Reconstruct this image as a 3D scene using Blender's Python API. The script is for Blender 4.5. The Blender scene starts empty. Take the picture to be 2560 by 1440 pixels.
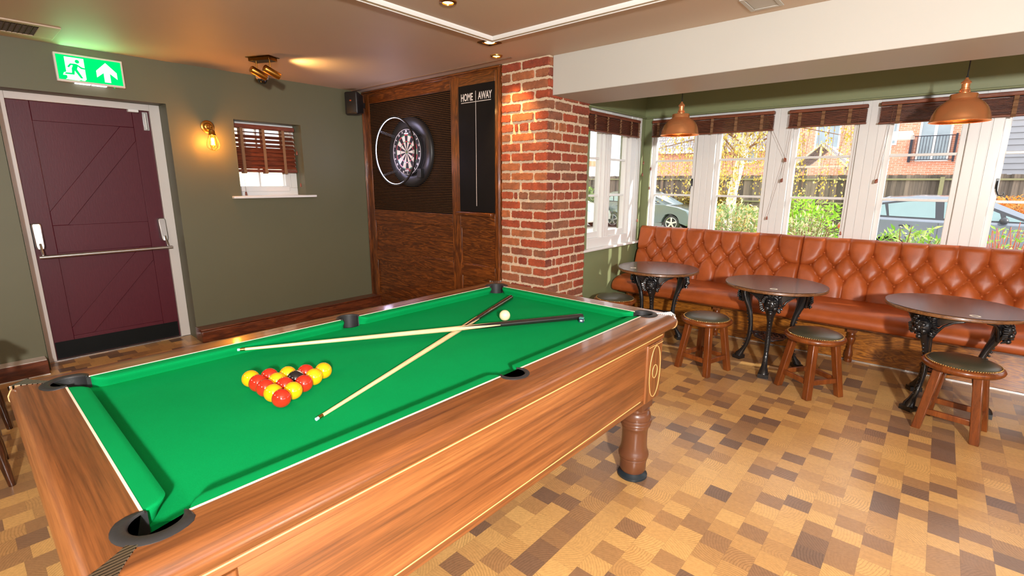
import bpy, bmesh, math, random
from mathutils import Vector, Matrix
from math import sin, cos, pi, radians as R

SC = bpy.context.scene
COL = SC.collection

# ---------------------------------------------------------------- camera
FOC = 1220.0
YAW, PITCH, ROLL = -0.7122, 0.2135, 0.005
def _axes():
    f = Vector((sin(YAW)*cos(PITCH), cos(YAW)*cos(PITCH), -sin(PITCH)))
    r = f.cross(Vector((0, 0, 1))).normalized(); u = r.cross(f)
    return r*cos(ROLL)+u*sin(ROLL), -r*sin(ROLL)+u*cos(ROLL), f
_r, _u, _f = _axes()
cam = bpy.data.cameras.new('camera')
cam.sensor_width = 36.0
cam.lens = FOC/2560*36.0
cam.clip_start = 0.02
cam.clip_end = 300
camo = bpy.data.objects.new('camera', cam); COL.objects.link(camo)
_m = Matrix(((_r.x, _u.x, -_f.x, 0), (_r.y, _u.y, -_f.y, 0), (_r.z, _u.z, -_f.z, 1.43), (0, 0, 0, 1)))
camo.matrix_world = _m
SC.camera = camo

# ---------------------------------------------------------------- exposure and sky
SC.view_settings.view_transform = 'Standard'
SC.view_settings.look = 'None'
SC.view_settings.gamma = 1.0
SC.view_settings.use_curve_mapping = False
SC.view_settings.exposure = 0.45

w = bpy.data.worlds.new('sky'); SC.world = w; w.use_nodes = True
nt = w.node_tree; nt.nodes.clear()
wo = nt.nodes.new('ShaderNodeOutputWorld'); bg = nt.nodes.new('ShaderNodeBackground')
tc = nt.nodes.new('ShaderNodeTexCoord'); nz = nt.nodes.new('ShaderNodeTexNoise'); rp = nt.nodes.new('ShaderNodeValToRGB')
nz.inputs['Scale'].default_value = 2.2; nz.inputs['Detail'].default_value = 5
rp.color_ramp.elements[0].position = 0.35; rp.color_ramp.elements[0].color = (0.80, 0.90, 1.0, 1)
rp.color_ramp.elements[1].position = 0.6; rp.color_ramp.elements[1].color = (1.0, 1.0, 1.0, 1)
nt.links.new(tc.outputs['Generated'], nz.inputs['Vector']); nt.links.new(nz.outputs['Fac'], rp.inputs['Fac'])
nt.links.new(rp.outputs['Color'], bg.inputs['Color']); bg.inputs['Strength'].default_value = 2.3
nt.links.new(bg.outputs['Background'], wo.inputs['Surface'])

def lamp(name, kind, loc, energy, color=(1, 1, 1), size=0.1, aim=None, **kw):
    l = bpy.data.lights.new(name, kind); l.energy = energy; l.color = color
    if kind == 'AREA':
        l.size = size
    elif kind == 'SUN':
        l.angle = size
    else:
        l.shadow_soft_size = size
    for k, v in kw.items():
        setattr(l, k, v)
    o = bpy.data.objects.new(name, l); COL.objects.link(o); o.location = loc
    if aim is not None:
        o.rotation_euler = (Vector(aim)-Vector(loc)).to_track_quat('-Z', 'Y').to_euler()
    return o
# low autumn sun, raking in along the window bank
lamp('sun', 'SUN', (9, 8, 8), 5.0, (1.0, 0.94, 0.84), R(0.7), aim=(9-0.90, 8-0.27, 8-0.40))
# the photographer's flash, on a stand to the right of the camera
lamp('photo_flash', 'AREA', (1.35, -0.85, 1.82), 205, (1.0, 0.97, 0.94), 0.17, aim=(-1.6, 2.6, 0.9))
# unseen fill lamps added behind the camera to lift the room's ambient light
lamp('fill_light', 'AREA', (-3.3, -1.3, 2.36), 15, (1.0, 0.90, 0.78), 0.5, aim=(-3.5, -0.2, 0))
lamp('fill_light', 'AREA', (-0.8, -1.6, 2.36), 22, (1.0, 0.90, 0.78), 0.5, aim=(-1.0, -0.4, 0))

# ---------------------------------------------------------------- helpers
def nb():
    return bmesh.new()

def box(bm, x0, x1, y0, y1, z0, z1, M=None):
    v = [bm.verts.new((x, y, z)) for x in (x0, x1) for y in (y0, y1) for z in (z0, z1)]
    if M is not None:
        for a in v: a.co = M @ a.co
    for q in ((0, 1, 3, 2), (4, 6, 7, 5), (0, 4, 5, 1), (2, 3, 7, 6), (0, 2, 6, 4), (1, 5, 7, 3)):
        bm.faces.new([v[i] for i in q])
    return v

def bar(bm, a, b, wx, wy, up=(0, 0, 1)):
    """box beam from a to b with section wx by wy"""
    a = Vector(a); b = Vector(b); d = b-a; L = d.length; d.normalize()
    up = Vector(up)
    if abs(d.dot(up)) > 0.98: up = Vector((1, 0, 0))
    s = d.cross(up).normalized(); t = s.cross(d)
    M = Matrix(((s.x, t.x, d.x, a.x), (s.y, t.y, d.y, a.y), (s.z, t.z, d.z, a.z), (0, 0, 0, 1)))
    box(bm, -wx/2, wx/2, -wy/2, wy/2, 0, L, M)

def loft(bm, rings, close=True, cap0=True, cap1=True, loop=False):
    vs = [[bm.verts.new(p) for p in r] for r in rings]
    n = len(vs[0])
    m = len(vs)
    for i in range(m if loop else m-1):
        a, b = vs[i], vs[(i+1) % m]
        for j in range(n if close else n-1):
            k = (j+1) % n
            try: bm.faces.new((a[j], a[k], b[k], b[j]))
            except ValueError: pass
    if close and not loop:
        if cap0: bm.faces.new(list(reversed(vs[0])))
        if cap1: bm.faces.new(vs[-1])
    return vs

def lathe(bm, prof, seg=32, c=(0, 0, 0), M=None, cap=True):
    """prof: (radius, height) list, around local z"""
    rings = []
    for (r, z) in prof:
        ring = []
        for i in range(seg):
            a = 2*pi*i/seg
            p = Vector((r*cos(a), r*sin(a), z))
            if M is not None: p = M @ p
            ring.append(p+Vector(c))
        rings.append(ring)
    loft(bm, rings, True, cap, cap)

def tube(bm, pts, rad, seg=8, closed=False, cap=True):
    pts = [Vector(p) for p in pts]; n = len(pts)
    rr = rad if isinstance(rad, (list, tuple)) else [rad]*n
    rings = []; prev = None
    for i, p in enumerate(pts):
        if closed: d = pts[(i+1) % n]-pts[i-1]
        else: d = pts[min(i+1, n-1)]-pts[max(i-1, 0)]
        d.normalize()
        if prev is None:
            u = Vector((0, 0, 1)) if abs(d.z) < 0.9 else Vector((1, 0, 0))
        else: u = prev
        s = d.cross(u)
        if s.length < 1e-5: s = d.cross(Vector((0.3, 1, 0.2)))
        s.normalize(); t = s.cross(d); prev = t
        rings.append([p+(s*cos(2*pi*k/seg)+t*sin(2*pi*k/seg))*rr[i] for k in range(seg)])
    loft(bm, rings, True, cap, cap, loop=closed)

def prism(bm, pts, a0, a1, axis='z', f=None):
    """extrude polygon (2d points) between a0 and a1 along axis"""
    def m(p, a):
        if f: return f(p[0], p[1], a)
        if axis == 'z': return (p[0], p[1], a)
        if axis == 'y': return (p[0], a, p[1])
        return (a, p[0], p[1])
    A = [bm.verts.new(m(p, a0)) for p in pts]; B = [bm.verts.new(m(p, a1)) for p in pts]
    bm.faces.new(list(reversed(A))); bm.faces.new(B)
    n = len(pts)
    for i in range(n):
        bm.faces.new((A[i], A[(i+1) % n], B[(i+1) % n], B[i]))

def sphere(bm, c, r, seg=24, rings=14, s=(1, 1, 1)):
    prof = [(max(1e-4, r*sin(pi*i/rings)), -r*cos(pi*i/rings)) for i in range(rings+1)]
    M = Matrix.Diagonal((s[0], s[1], s[2], 1))
    lathe(bm, prof, seg, c, M)

def build(name, bm, mat, parent=None, bevel=0.0, smooth=None, segs=2, loc=None):
    me = bpy.data.meshes.new(name)
    bmesh.ops.recalc_face_normals(bm, faces=bm.faces[:])
    bm.to_mesh(me); bm.free()
    mats = mat if isinstance(mat, (list, tuple)) else [mat]
    for m in mats: me.materials.append(m)
    if smooth is not None:
        for p in me.polygons: p.use_smooth = True
        if smooth < 180: me.set_sharp_from_angle(angle=R(smooth))
    o = bpy.data.objects.new(name, me); COL.objects.link(o)
    if parent is not None: o.parent = parent
    if loc is not None: o.location = loc
    if bevel > 0:
        b = o.modifiers.new('bevel', 'BEVEL'); b.width = bevel; b.segments = segs; b.limit_method = 'ANGLE'; b.angle_limit = R(40)
        b.harden_normals = False
        for p in me.polygons: p.use_smooth = True
        me.set_sharp_from_angle(angle=R(35))
    return o

def tag(o, label, cat, group=None):
    o['label'] = label; o['category'] = cat
    if group: o['group'] = group
    return o

def thing(name, label, cat, loc=(0, 0, 0), rz=0, group=None):
    o = bpy.data.objects.new(name, None); COL.objects.link(o); o.empty_display_size = 0.05
    o.location = loc; o.rotation_euler = (0, 0, rz)
    return tag(o, label, cat, group)

def struct(name, bm, mat, parent=None, bevel=0.0, smooth=None):
    o = build(name, bm, mat, parent, bevel, smooth)
    if parent is None: o['kind'] = 'structure'
    return o

def sroot(name):
    o = bpy.data.objects.new(name, None); COL.objects.link(o); o['kind'] = 'structure'; o.empty_display_size = 0.05
    return o

def copy_tree(o, parent=None):
    c = o.copy(); COL.objects.link(c)
    if parent is not None: c.parent = parent
    for ch in list(o.children): copy_tree(ch, c)
    return c

def dup(src, loc, rz, label, group=None):
    c = copy_tree(src); c.location = loc; c.rotation_euler = (0, 0, rz); c['label'] = label
    if group: c['group'] = group
    return c

def textmesh(name, s, size, M, mat, parent=None, ext=0.0006, sx=1.0, align='CENTER', bold=0.0):
    cu = bpy.data.curves.new(name, 'FONT'); cu.body = s; cu.size = size; cu.extrude = ext
    cu.align_x = align; cu.align_y = 'CENTER'; cu.offset = bold; cu.resolution_u = 3
    t = bpy.data.objects.new('tmp', cu); COL.objects.link(t)
    me = bpy.data.meshes.new_from_object(t); me.name = name
    bpy.data.objects.remove(t); bpy.data.curves.remove(cu)
    me.transform(M @ Matrix.Diagonal((sx, 1, 1, 1)))
    me.materials.clear(); me.materials.append(mat)
    o = bpy.data.objects.new(name, me); COL.objects.link(o)
    if parent is not None: o.parent = parent
    return o

# ---------------------------------------------------------------- materials
class NT:
    def __init__(s, name):
        s.m = bpy.data.materials.new(name); s.m.use_nodes = True; s.t = s.m.node_tree; s.t.nodes.clear()
        s.out = s.n('ShaderNodeOutputMaterial')
    def n(s, t, **kw):
        x = s.t.nodes.new(t)
        for k, v in kw.items():
            if k in x.inputs: pass
            setattr(x, k, v)
        return x
    def l(s, a, b): s.t.links.new(a, b)
    def set(s, sock, v):
        if hasattr(v, 'is_output') or isinstance(v, bpy.types.NodeSocket): s.l(v, sock)
        else: sock.default_value = v
    def math(s, op, a, b=0.0, c=None):
        x = s.n('ShaderNodeMath', operation=op); s.set(x.inputs[0], a); s.set(x.inputs[1], b)
        if c is not None: s.set(x.inputs[2], c)
        return x.outputs[0]
    def coord(s, kind='Object', scale=(1, 1, 1), rot=(0, 0, 0), loc=(0, 0, 0)):
        t = s.n('ShaderNodeTexCoord'); m = s.n('ShaderNodeMapping')
        m.inputs['Scale'].default_value = scale; m.inputs['Rotation'].default_value = rot; m.inputs['Location'].default_value = loc
        s.l(t.outputs[kind], m.inputs['Vector']); return m.outputs['Vector']
    def noise(s, vec, scale, detail=4, rough=0.55, dist=0.0):
        x = s.n('ShaderNodeTexNoise'); s.l(vec, x.inputs['Vector']); x.inputs['Scale'].default_value = scale
        x.inputs['Detail'].default_value = detail; x.inputs['Roughness'].default_value = rough; x.inputs['Distortion'].default_value = dist
        return x.outputs['Fac']
    def ramp(s, fac, stops, interp='LINEAR'):
        x = s.n('ShaderNodeValToRGB'); s.set(x.inputs['Fac'], fac); e = x.color_ramp.elements; x.color_ramp.interpolation = interp
        while len(e) < len(stops): e.new(0.5)
        for i, (p, c) in enumerate(stops):
            e[i].position = p; e[i].color = (c[0], c[1], c[2], 1)
        return x.outputs['Color']
    def mix(s, fac, a, b, mode='MIX'):
        x = s.n('ShaderNodeMix', data_type='RGBA', blend_type=mode)
        s.set(x.inputs['Factor'], fac); 
        for k, v in ((6, a), (7, b)):
            if isinstance(v, (tuple, list)): v = (v[0], v[1], v[2], 1)
            s.set(x.inputs[k], v)
        return x.outputs[2]
    def bump(s, h, dist=0.002, strength=0.6):
        x = s.n('ShaderNodeBump'); s.l(h, x.inputs['Height']); x.inputs['Distance'].default_value = dist; x.inputs['Strength'].default_value = strength
        return x.outputs['Normal']
    def bsdf(s, color, rough=0.5, metal=0.0, normal=None, coat=0.0, coatr=0.1, spec=0.5, emit=None, estr=0.0, sheen=0.0, trans=0.0, subs=0.0):
        b = s.n('ShaderNodeBsdfPrincipled')
        def c4(v): return (v[0], v[1], v[2], 1) if isinstance(v, (tuple, list)) else v
        s.set(b.inputs['Base Color'], c4(color)); s.set(b.inputs['Roughness'], rough); s.set(b.inputs['Metallic'], metal)
        b.inputs['Coat Weight'].default_value = coat; b.inputs['Coat Roughness'].default_value = coatr
        b.inputs['Specular IOR Level'].default_value = spec
        b.inputs['Sheen Weight'].default_value = sheen
        if emit is not None:
            s.set(b.inputs['Emission Color'], c4(emit)); b.inputs['Emission Strength'].default_value = estr
        if normal is not None: s.l(normal, b.inputs['Normal'])
        s.l(b.outputs[0], s.out.inputs['Surface'])
        return s.m

def sr(r, g, b):
    """sRGB 0-255 to linear"""
    def f(c):
        c /= 255.0
        return c/12.92 if c <= 0.04045 else ((c+0.055)/1.055)**2.4
    return (f(r), f(g), f(b))

def paint(name, c, rough=0.5, var=0.06, scale=8, bump=0.0, bscale=90, coat=0.0, metal=0.0, spec=0.5, sheen=0.0):
    t = NT(name); v = t.coord()
    n = t.noise(v, scale, 4)
    col = t.mix(t.math('MULTIPLY', n, 1.0), tuple(x*(1-var) for x in c), tuple(min(1, x*(1+var)) for x in c))
    nm = t.bump(t.noise(v, bscale, 3), 0.001, bump) if bump > 0 else None
    return t.bsdf(col, rough, metal, nm, coat, 0.12, spec, sheen=sheen)

def wood(name, c1, c2, c3, axis='x', scale=1.0, rough=0.35, coat=0.3, stretch=12, fig=1.0, bump=0.15):
    """grain runs along axis"""
    t = NT(name)
    sc = {'x': (1.0/stretch*4, 4, 4), 'y': (4, 1.0/stretch*4, 4), 'z': (4, 4, 1.0/stretch*4)}[axis]
    v = t.coord(scale=tuple(a*scale for a in sc))
    n1 = t.noise(v, 3.0, 3, 0.5, 0.8*fig)
    n2 = t.noise(v, 34.0, 5, 0.65, 0.3)
    n3 = t.noise(v, 110.0, 3, 0.6, 0.0)
    wv = t.math('FRACT', t.math('MULTIPLY', n1, 6.0*fig), 0)
    wv = t.math('ABSOLUTE', t.math('SUBTRACT', wv, 0.5), 0)
    f = t.math('ADD', t.math('MULTIPLY', wv, 0.62), t.math('MULTIPLY', n2, 0.62))
    col = t.ramp(f, [(0.22, c1), (0.48, c2), (0.72, c3)])
    dark = t.ramp(n3, [(0.34, (0.80, 0.80, 0.80)), (0.5, (1, 1, 1))])
    col = t.mix(1.0, col, dark, 'MULTIPLY')
    nm = t.bump(n2, 0.0006, bump)
    return t.bsdf(col, rough, 0, nm, coat, 0.08)

def metal(name, c, rough=0.25, brushed=None):
    t = NT(name)
    v = t.coord(scale=(1, 1, 1) if brushed is None else brushed)
    n = t.noise(v, 60, 3)
    rr = t.math('ADD', t.math('MULTIPLY', n, 0.14), rough-0.07)
    return t.bsdf(t.mix(n, tuple(x*0.9 for x in c), c), rr, 1.0, t.bump(n, 0.0004, 0.12))

def emis(name, c, s):
    t = NT(name); e = t.n('ShaderNodeEmission'); e.inputs['Color'].default_value = (*c, 1); e.inputs['Strength'].default_value = s
    t.l(e.outputs[0], t.out.inputs['Surface']); return t.m

def glassmat(name, refl=0.06, tint=(1, 1, 1)):
    t = NT(name); a = t.n('ShaderNodeBsdfTransparent'); a.inputs['Color'].default_value = (*tint, 1)
    g = t.n('ShaderNodeBsdfGlossy'); g.inputs['Roughness'].default_value = 0.01
    lw = t.n('ShaderNodeLayerWeight'); lw.inputs['Blend'].default_value = 0.25
    m = t.n('ShaderNodeMixShader'); f = t.math('ADD', t.math('MULTIPLY', lw.outputs['Fresnel'], 0.22), refl*0.12)
    t.l(f, m.inputs['Fac']); t.l(a.outputs[0], m.inputs[1]); t.l(g.outputs[0], m.inputs[2])
    t.l(m.outputs[0], t.out.inputs['Surface']); return t.m

# walnut of the pool table
WA, WB, WC = sr(92, 52, 26), sr(134, 80, 41), sr(160, 103, 56)
M_walY = wood('walnut_long', WA, WB, WC, 'y', 1.0, 0.30, 0.35, 40, 0.55, 0.05)
M_walX = wood('walnut_cross', WA, WB, WC, 'x', 1.0, 0.30, 0.35, 40, 0.55, 0.05)
M_walZ = wood('walnut_upright', WA, WB, WC, 'z', 1.0, 0.34, 0.25, 40, 0.55, 0.05)
# dark oak of the panelling
DA, DB, DC = sr(56, 26, 8), sr(98, 50, 17), sr(142, 80, 28)
M_oakX = wood('oak_panel', DA, DB, DC, 'x', 1.3, 0.32, 0.2, 10, 1.3)
M_oakZ = wood('oak_upright', DA, DB, DC, 'z', 1.3, 0.32, 0.2, 10, 1.0)
M_oakY = wood('oak_skirting', sr(60, 25, 12), sr(100, 46, 22), sr(128, 66, 34), 'y', 1.3, 0.3, 0.35, 10)
M_plinth = wood('oak_plinth', sr(86, 46, 10), sr(150, 88, 24), sr(190, 122, 42), 'x', 1.2, 0.3, 0.3, 6, 1.6)
M_stool = wood('stool_wood', sr(92, 44, 16), sr(120, 60, 22), sr(142, 78, 32), 'z', 1.2, 0.28, 0.3, 24, 0.5)
M_top = wood('table_top', sr(44, 28, 22), sr(72, 50, 42), sr(88, 66, 58), 'x', 1.6, 0.26, 0.25, 9, 2.2)
M_topedge = wood('table_edge', sr(84, 52, 26), sr(118, 76, 40), sr(138, 92, 52), 'x', 1.6, 0.35, 0.2, 9)
M_leather = None
def leather(name, c1, c2, rough=0.34):
    t = NT(name); v = t.coord()
    n = t.noise(v, 5, 5, 0.6); f = t.noise(v, 160, 3, 0.6)
    vo = t.n('ShaderNodeTexVoronoi'); t.l(v, vo.inputs['Vector']); vo.inputs['Scale'].default_value = 420
    h = t.math('ADD', vo.outputs['Distance'], t.math('MULTIPLY', f, 0.5))
    col = t.ramp(n, [(0.3, c1), (0.7, c2)])
    return t.bsdf(col, t.math('ADD', t.math('MULTIPLY', n, 0.15), rough-0.08), 0, t.bump(h, 0.0006, 0.35), 0.0, 0.3, spec=0.4)
M_leather = leather('tan_leather', sr(146, 68, 28), sr(176, 88, 40), 0.38)
M_olive = leather('olive_leather', sr(58, 57, 44), sr(80, 78, 62), 0.32)

def m_floor():
    t = NT('end_grain_floor')
    tcn = t.n('ShaderNodeTexCoord'); sp = t.n('ShaderNodeSeparateXYZ'); t.l(tcn.outputs['Object'], sp.inputs[0])
    x = t.math('DIVIDE', t.math('ADD', sp.outputs['X'], 0.045), 0.1005)
    cx = t.math('FLOOR', x)
    wn0 = t.n('ShaderNodeTexWhiteNoise', noise_dimensions='1D'); t.l(cx, wn0.inputs['W'])
    off = t.math('ADD', t.math('MULTIPLY', t.math('MODULO', t.math('ABSOLUTE', cx), 2.0), 0.5), t.math('MULTIPLY', wn0.outputs['Value'], 0.45))
    y = t.math('ADD', t.math('DIVIDE', sp.outputs['Y'], 0.094), off)
    cy = t.math('FLOOR', y)
    fx = t.math('FRACT', x); fy = t.math('FRACT', y)
    cmb = t.n('ShaderNodeCombineXYZ'); t.l(cx, cmb.inputs[0]); t.l(cy, cmb.inputs[1])
    wn = t.n('ShaderNodeTexWhiteNoise', noise_dimensions='3D'); t.l(cmb.outputs[0], wn.inputs['Vector'])
    # grain rings round a random centre
    sc = t.n('ShaderNodeSeparateColor'); t.l(wn.outputs['Color'], sc.inputs[0])
    gx = t.math('SUBTRACT', fx, t.math('SUBTRACT', t.math('MULTIPLY', sc.outputs[0], 5.0), 2.0))
    gy = t.math('SUBTRACT', fy, t.math('SUBTRACT', t.math('MULTIPLY', sc.outputs[1], 5.0), 2.0))
    nzv = t.noise(tcn.outputs['Object'], 22, 4, 0.6)
    d = t.math('SQRT', t.math('ADD', t.math('MULTIPLY', gx, gx), t.math('MULTIPLY', gy, gy)))
    d = t.math('ADD', t.math('MULTIPLY', d, 9.0), t.math('MULTIPLY', nzv, 1.1))
    ring = t.math('FRACT', d)
    ring = t.ramp(ring, [(0.0, (0.50, 0.47, 0.45)), (0.26, (1, 1, 1)), (0.75, (1.06, 1.05, 1.04)), (1.0, (0.66, 0.64, 0.62))])
    big = t.noise(tcn.outputs['Object'], 0.9, 3, 0.5)
    val = t.math('ADD', wn.outputs['Value'], t.math('MULTIPLY', t.math('SUBTRACT', big, 0.5), 0.25))
    col = t.ramp(val, [(0.0, sr(212, 168, 104)), (0.38, sr(200, 155, 95)), (0.64, sr(178, 135, 86)), (0.85, sr(148, 112, 80)), (0.98, sr(120, 94, 76))])
    col = t.mix(t.math('ADD', 0.12, t.math('MULTIPLY', sc.outputs[2], 0.55)), col, ring, 'MULTIPLY')
    mott = t.noise(tcn.outputs['Object'], 60, 4, 0.7)
    col = t.mix(0.5, col, t.ramp(mott, [(0.3, (0.72, 0.70, 0.68)), (0.65, (1.12, 1.10, 1.08))]), 'MULTIPLY')
    # fine joints
    ed = t.math('MINIMUM', t.math('MINIMUM', fx, t.math('SUBTRACT', 1.0, fx)), t.math('MINIMUM', fy, t.math('SUBTRACT', 1.0, fy)))
    col = t.mix(t.math('LESS_THAN', ed, 0.008), col, t.mix(0.22, col, (0.08, 0.05, 0.03)))
    rr = t.math('ADD', 0.24, t.math('MULTIPLY', nzv, 0.14))
    return t.bsdf(col, rr, 0, t.bump(mott, 0.0005, 0.15), 0.08, 0.2)
M_floor = m_floor()

GREEN = sr(96, 94, 70)
M_green = paint('green_wall', GREEN, 0.55, 0.05, 3, 0.25, 260)
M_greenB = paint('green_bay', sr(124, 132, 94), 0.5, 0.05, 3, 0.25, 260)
M_ceil = paint('ceiling_cream', sr(196, 176, 154), 0.6, 0.04, 2, 0.2, 140)
M_cream = paint('cream_plaster', sr(184, 181, 173), 0.55, 0.03, 2, 0.1, 140)
M_white = paint('white_gloss', sr(228, 228, 226), 0.3, 0.02, 5, 0.06, 60, 0.15)
M_greyw = paint('door_frame_white', sr(206, 200, 194), 0.32, 0.03, 5, 0.1, 60, 0.15)
def m_baize():
    t = NT('green_baize'); v = t.coord()
    n = t.noise(v, 700, 2, 0.7); b = t.noise(v, 3, 4); s = t.noise(t.coord(scale=(1, 5, 1)), 40, 4, 0.7)
    col = t.ramp(t.math('ADD', t.math('MULTIPLY', n, 0.6), t.math('MULTIPLY', b, 0.4)), [(0.3, sr(2, 130, 66)), (0.7, sr(6, 152, 82))])
    col = t.mix(t.math('MULTIPLY', t.math('GREATER_THAN', s, 0.74), 0.35), col, sr(120, 190, 140))
    return t.bsdf(col, 0.85, 0, t.bump(n, 0.0005, 0.3), 0, spec=0.05)
M_baize = m_baize()
M_door = None
def m_door():
    t = NT('maroon_paint'); v = t.coord(scale=(3, 3, 0.5)); n = t.noise(v, 40, 4, 0.7)
    col = t.mix(n, sr(72, 18, 30), sr(88, 26, 40))
    return t.bsdf(col, t.math('ADD', 0.38, t.math('MULTIPLY', n, 0.12)), 0, t.bump(n, 0.0012, 0.35), 0.0, 0.2, spec=0.35)
M_door = m_door()
M_black = paint('black_rubber', (0.02, 0.02, 0.021), 0.5, 0.2, 20, 0.2, 200)
M_kick = paint('black_kickplate', (0.005, 0.006, 0.006), 0.5, 0.3, 12, 0.2, 200, spec=0.15)
M_iron = paint('black_cast_iron', (0.010, 0.010, 0.011), 0.26, 0.3, 20, 0.8, 120, 0.4)
M_blackp = paint('black_plastic', (0.014, 0.013, 0.013), 0.42, 0.2, 20, 0.1, 200)
M_board = paint('blackboard', (0.006, 0.0055, 0.006), 0.6, 0.35, 6, 0.1, 100, spec=0.15)
M_chrome = metal('chrome', (0.85, 0.86, 0.88), 0.09)
M_steel = metal('satin_steel', (0.60, 0.61, 0.62), 0.33)
def m_copper():
    t = NT('brushed_copper'); n = t.noise(t.coord(scale=(1, 1, 60)), 20, 3)
    return t.bsdf(t.mix(n, sr(236, 158, 102), sr(242, 168, 112)), t.math('ADD', 0.24, t.math('MULTIPLY', n, 0.04)), 0.75)
M_copper = m_copper()
M_copin = metal('copper_inside', sr(236, 150, 88), 0.3)
M_brass = metal('antique_brass', sr(190, 136, 62), 0.30)
M_brassd = metal('dark_brass', sr(120, 80, 30), 0.30)
M_gold = metal('brass_nails', sr(222, 184, 116), 0.2)
M_inlay = paint('cream_inlay', sr(240, 190, 120), 0.4)
M_lineW = paint('white_line', sr(238, 226, 206), 0.4)
M_cord = paint('cord', (0.012, 0.012, 0.012), 0.7)
M_glass = glassmat('window_glass')
M_chalkw = paint('white_print', sr(225, 218, 214), 0.6)
def m_brick(name='red_brick', cols=None):
    t = NT(name); v = t.coord(); g = t.n('ShaderNodeNewGeometry')
    n = t.noise(v, 18, 5, 0.7); f = t.noise(v, 90, 4, 0.7)
    cols = cols or [(0.0, sr(112, 58, 44)), (0.2, sr(148, 66, 42)), (0.45, sr(160, 72, 42)), (0.7, sr(128, 84, 64)), (1.0, sr(170, 100, 60))]
    col = t.ramp(g.outputs['Random Per Island'], cols)
    col = t.mix(0.85, col, t.ramp(n, [(0.3, (0.55, 0.55, 0.56)), (0.7, (1.3, 1.22, 1.15))]), 'MULTIPLY')
    col = t.mix(t.ramp(f, [(0.60, (0, 0, 0)), (0.76, (0.4, 0.4, 0.4))]), col, sr(206, 172, 138))
    return t.bsdf(col, 0.8, 0, t.bump(t.math('ADD', n, f), 0.004, 0.7))
M_brick = m_brick()
def m_mortar():
    t = NT('lime_mortar'); v = t.coord(); n = t.noise(v, 30, 5, 0.7); f = t.noise(v, 120, 4, 0.7)
    return t.bsdf(t.mix(n, sr(204, 178, 146), sr(232, 212, 184)), 0.85, 0, t.bump(t.math('ADD', n, f), 0.006, 0.8))
M_mortar = m_mortar()
def m_carpet():
    t = NT('ribbed_carpet'); v = t.coord()
    sp = t.n('ShaderNodeSeparateXYZ'); t.l(v, sp.inputs[0])
    z = t.math('FRACT', t.math('DIVIDE', t.math('SUBTRACT', sp.outputs['Z'], 1.121), (2.258-1.121)/69))
    rib = t.math('ABSOLUTE', t.math('SUBTRACT', z, 0.5))
    n = t.noise(t.coord(scale=(1, 1, 1)), 230, 3, 0.7)
    m = t.math('ADD', rib, t.math('MULTIPLY', t.math('SUBTRACT', n, 0.5), 0.5))
    col = t.ramp(m, [(0.14, sr(22, 18, 17)), (0.32, sr(50, 37, 28)), (0.48, sr(128, 90, 54))])
    h = t.math('ADD', rib, t.math('MULTIPLY', n, 0.3))
    return t.bsdf(col, 0.95, 0, t.bump(h, 0.006, 0.8), spec=0.02)
M_carpet = m_carpet()
M_blind = wood('blind_slat', sr(84, 40, 22), sr(118, 60, 34), sr(144, 82, 50), 'x', 2, 0.55, 0.0, 10)
M_blindY = wood('blind_slat_side', sr(84, 36, 20), sr(112, 52, 30), sr(138, 74, 46), 'y', 2, 0.5, 0.0, 10)
M_tape = paint('ladder_tape', sr(134, 98, 68), 0.9, 0.15, 60)
M_string = paint('pull_cord', sr(120, 84, 60), 0.9)
M_acorn = wood('cord_pull', sr(96, 40, 22), sr(140, 66, 38), sr(160, 84, 50), 'z', 3, 0.35, 0.3)
M_sign = paint('sign_white', sr(214, 204, 196), 0.4)
M_ledw = emis('led_white', (0.80, 0.78, 1.0), 5.0)
M_exitg = emis('exit_green', (0.0, 0.62, 0.13), 1.15)
M_exitw = emis('exit_white', (0.86, 1.0, 0.93), 1.05)
M_warm = emis('lamp_glow', (1.0, 0.52, 0.13), 9.0)
M_filament = emis('filament', (1.0, 0.55, 0.16), 60.0)

# ---------------------------------------------------------------- the room
CE = 2.39
bm = nb(); box(bm, -5.35, 3.4, -3.2, 5.3, -0.08, 0.0); struct('floor', bm, M_floor)
bm = nb(); box(bm, -5.35, 3.4, -3.2, 3.32, CE, CE+0.12); box(bm, -2.8, 3.4, 3.80, 5.3, CE, CE+0.12); box(bm, -5.35, -2.8, 3.32, 3.6, CE, CE+0.12); box(bm, -2.8, 3.4, 3.32, 3.80, CE, CE+0.12)
struct('ceiling', bm, M_ceil)
# wall with the fire door and the small window (x = -5)
bm = nb()
DY0, DY1, DZ = 0.36, 1.362, 2.055
WY0, WY1, WZ0, WZ1 = 1.876, 2.507, 1.287, 1.982
for (y0, y1, z0, z1) in ((-3.2, DY0, 0, CE), (DY0, DY1, DZ, CE), (DY1, WY0, 0, CE), (WY0, WY1, 0, WZ0), (WY0, WY1, WZ1, CE), (WY1, 3.6, 0, CE)):
    box(bm, -5.30, -5.0, y0, y1, z0, z1)
struct('wall_left', bm, M_green)
bm = nb(); box(bm, -5.30, -2.80, 3.30, 3.60, 0, CE); struct('wall_far', bm, M_green)
bm = nb(); box(bm, -5.35, 3.6, -3.4, -3.2, 0, CE); struct('wall_back', bm, M_cream)
bm = nb()
for (y0, y1, z0, z1) in ((-3.2, -2.2, 0, CE), (-2.2, 2.4, 0, 0.85), (-2.2, 2.4, 2.15, CE), (0.0, 0.2, 0.85, 2.15), (2.4, 5.3, 0, CE)): box(bm, 3.4, 3.6, y0, y1, z0, z1)  # unseen window opening, added to let daylight in from the right
struct('wall_right', bm, M_cream)
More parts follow.
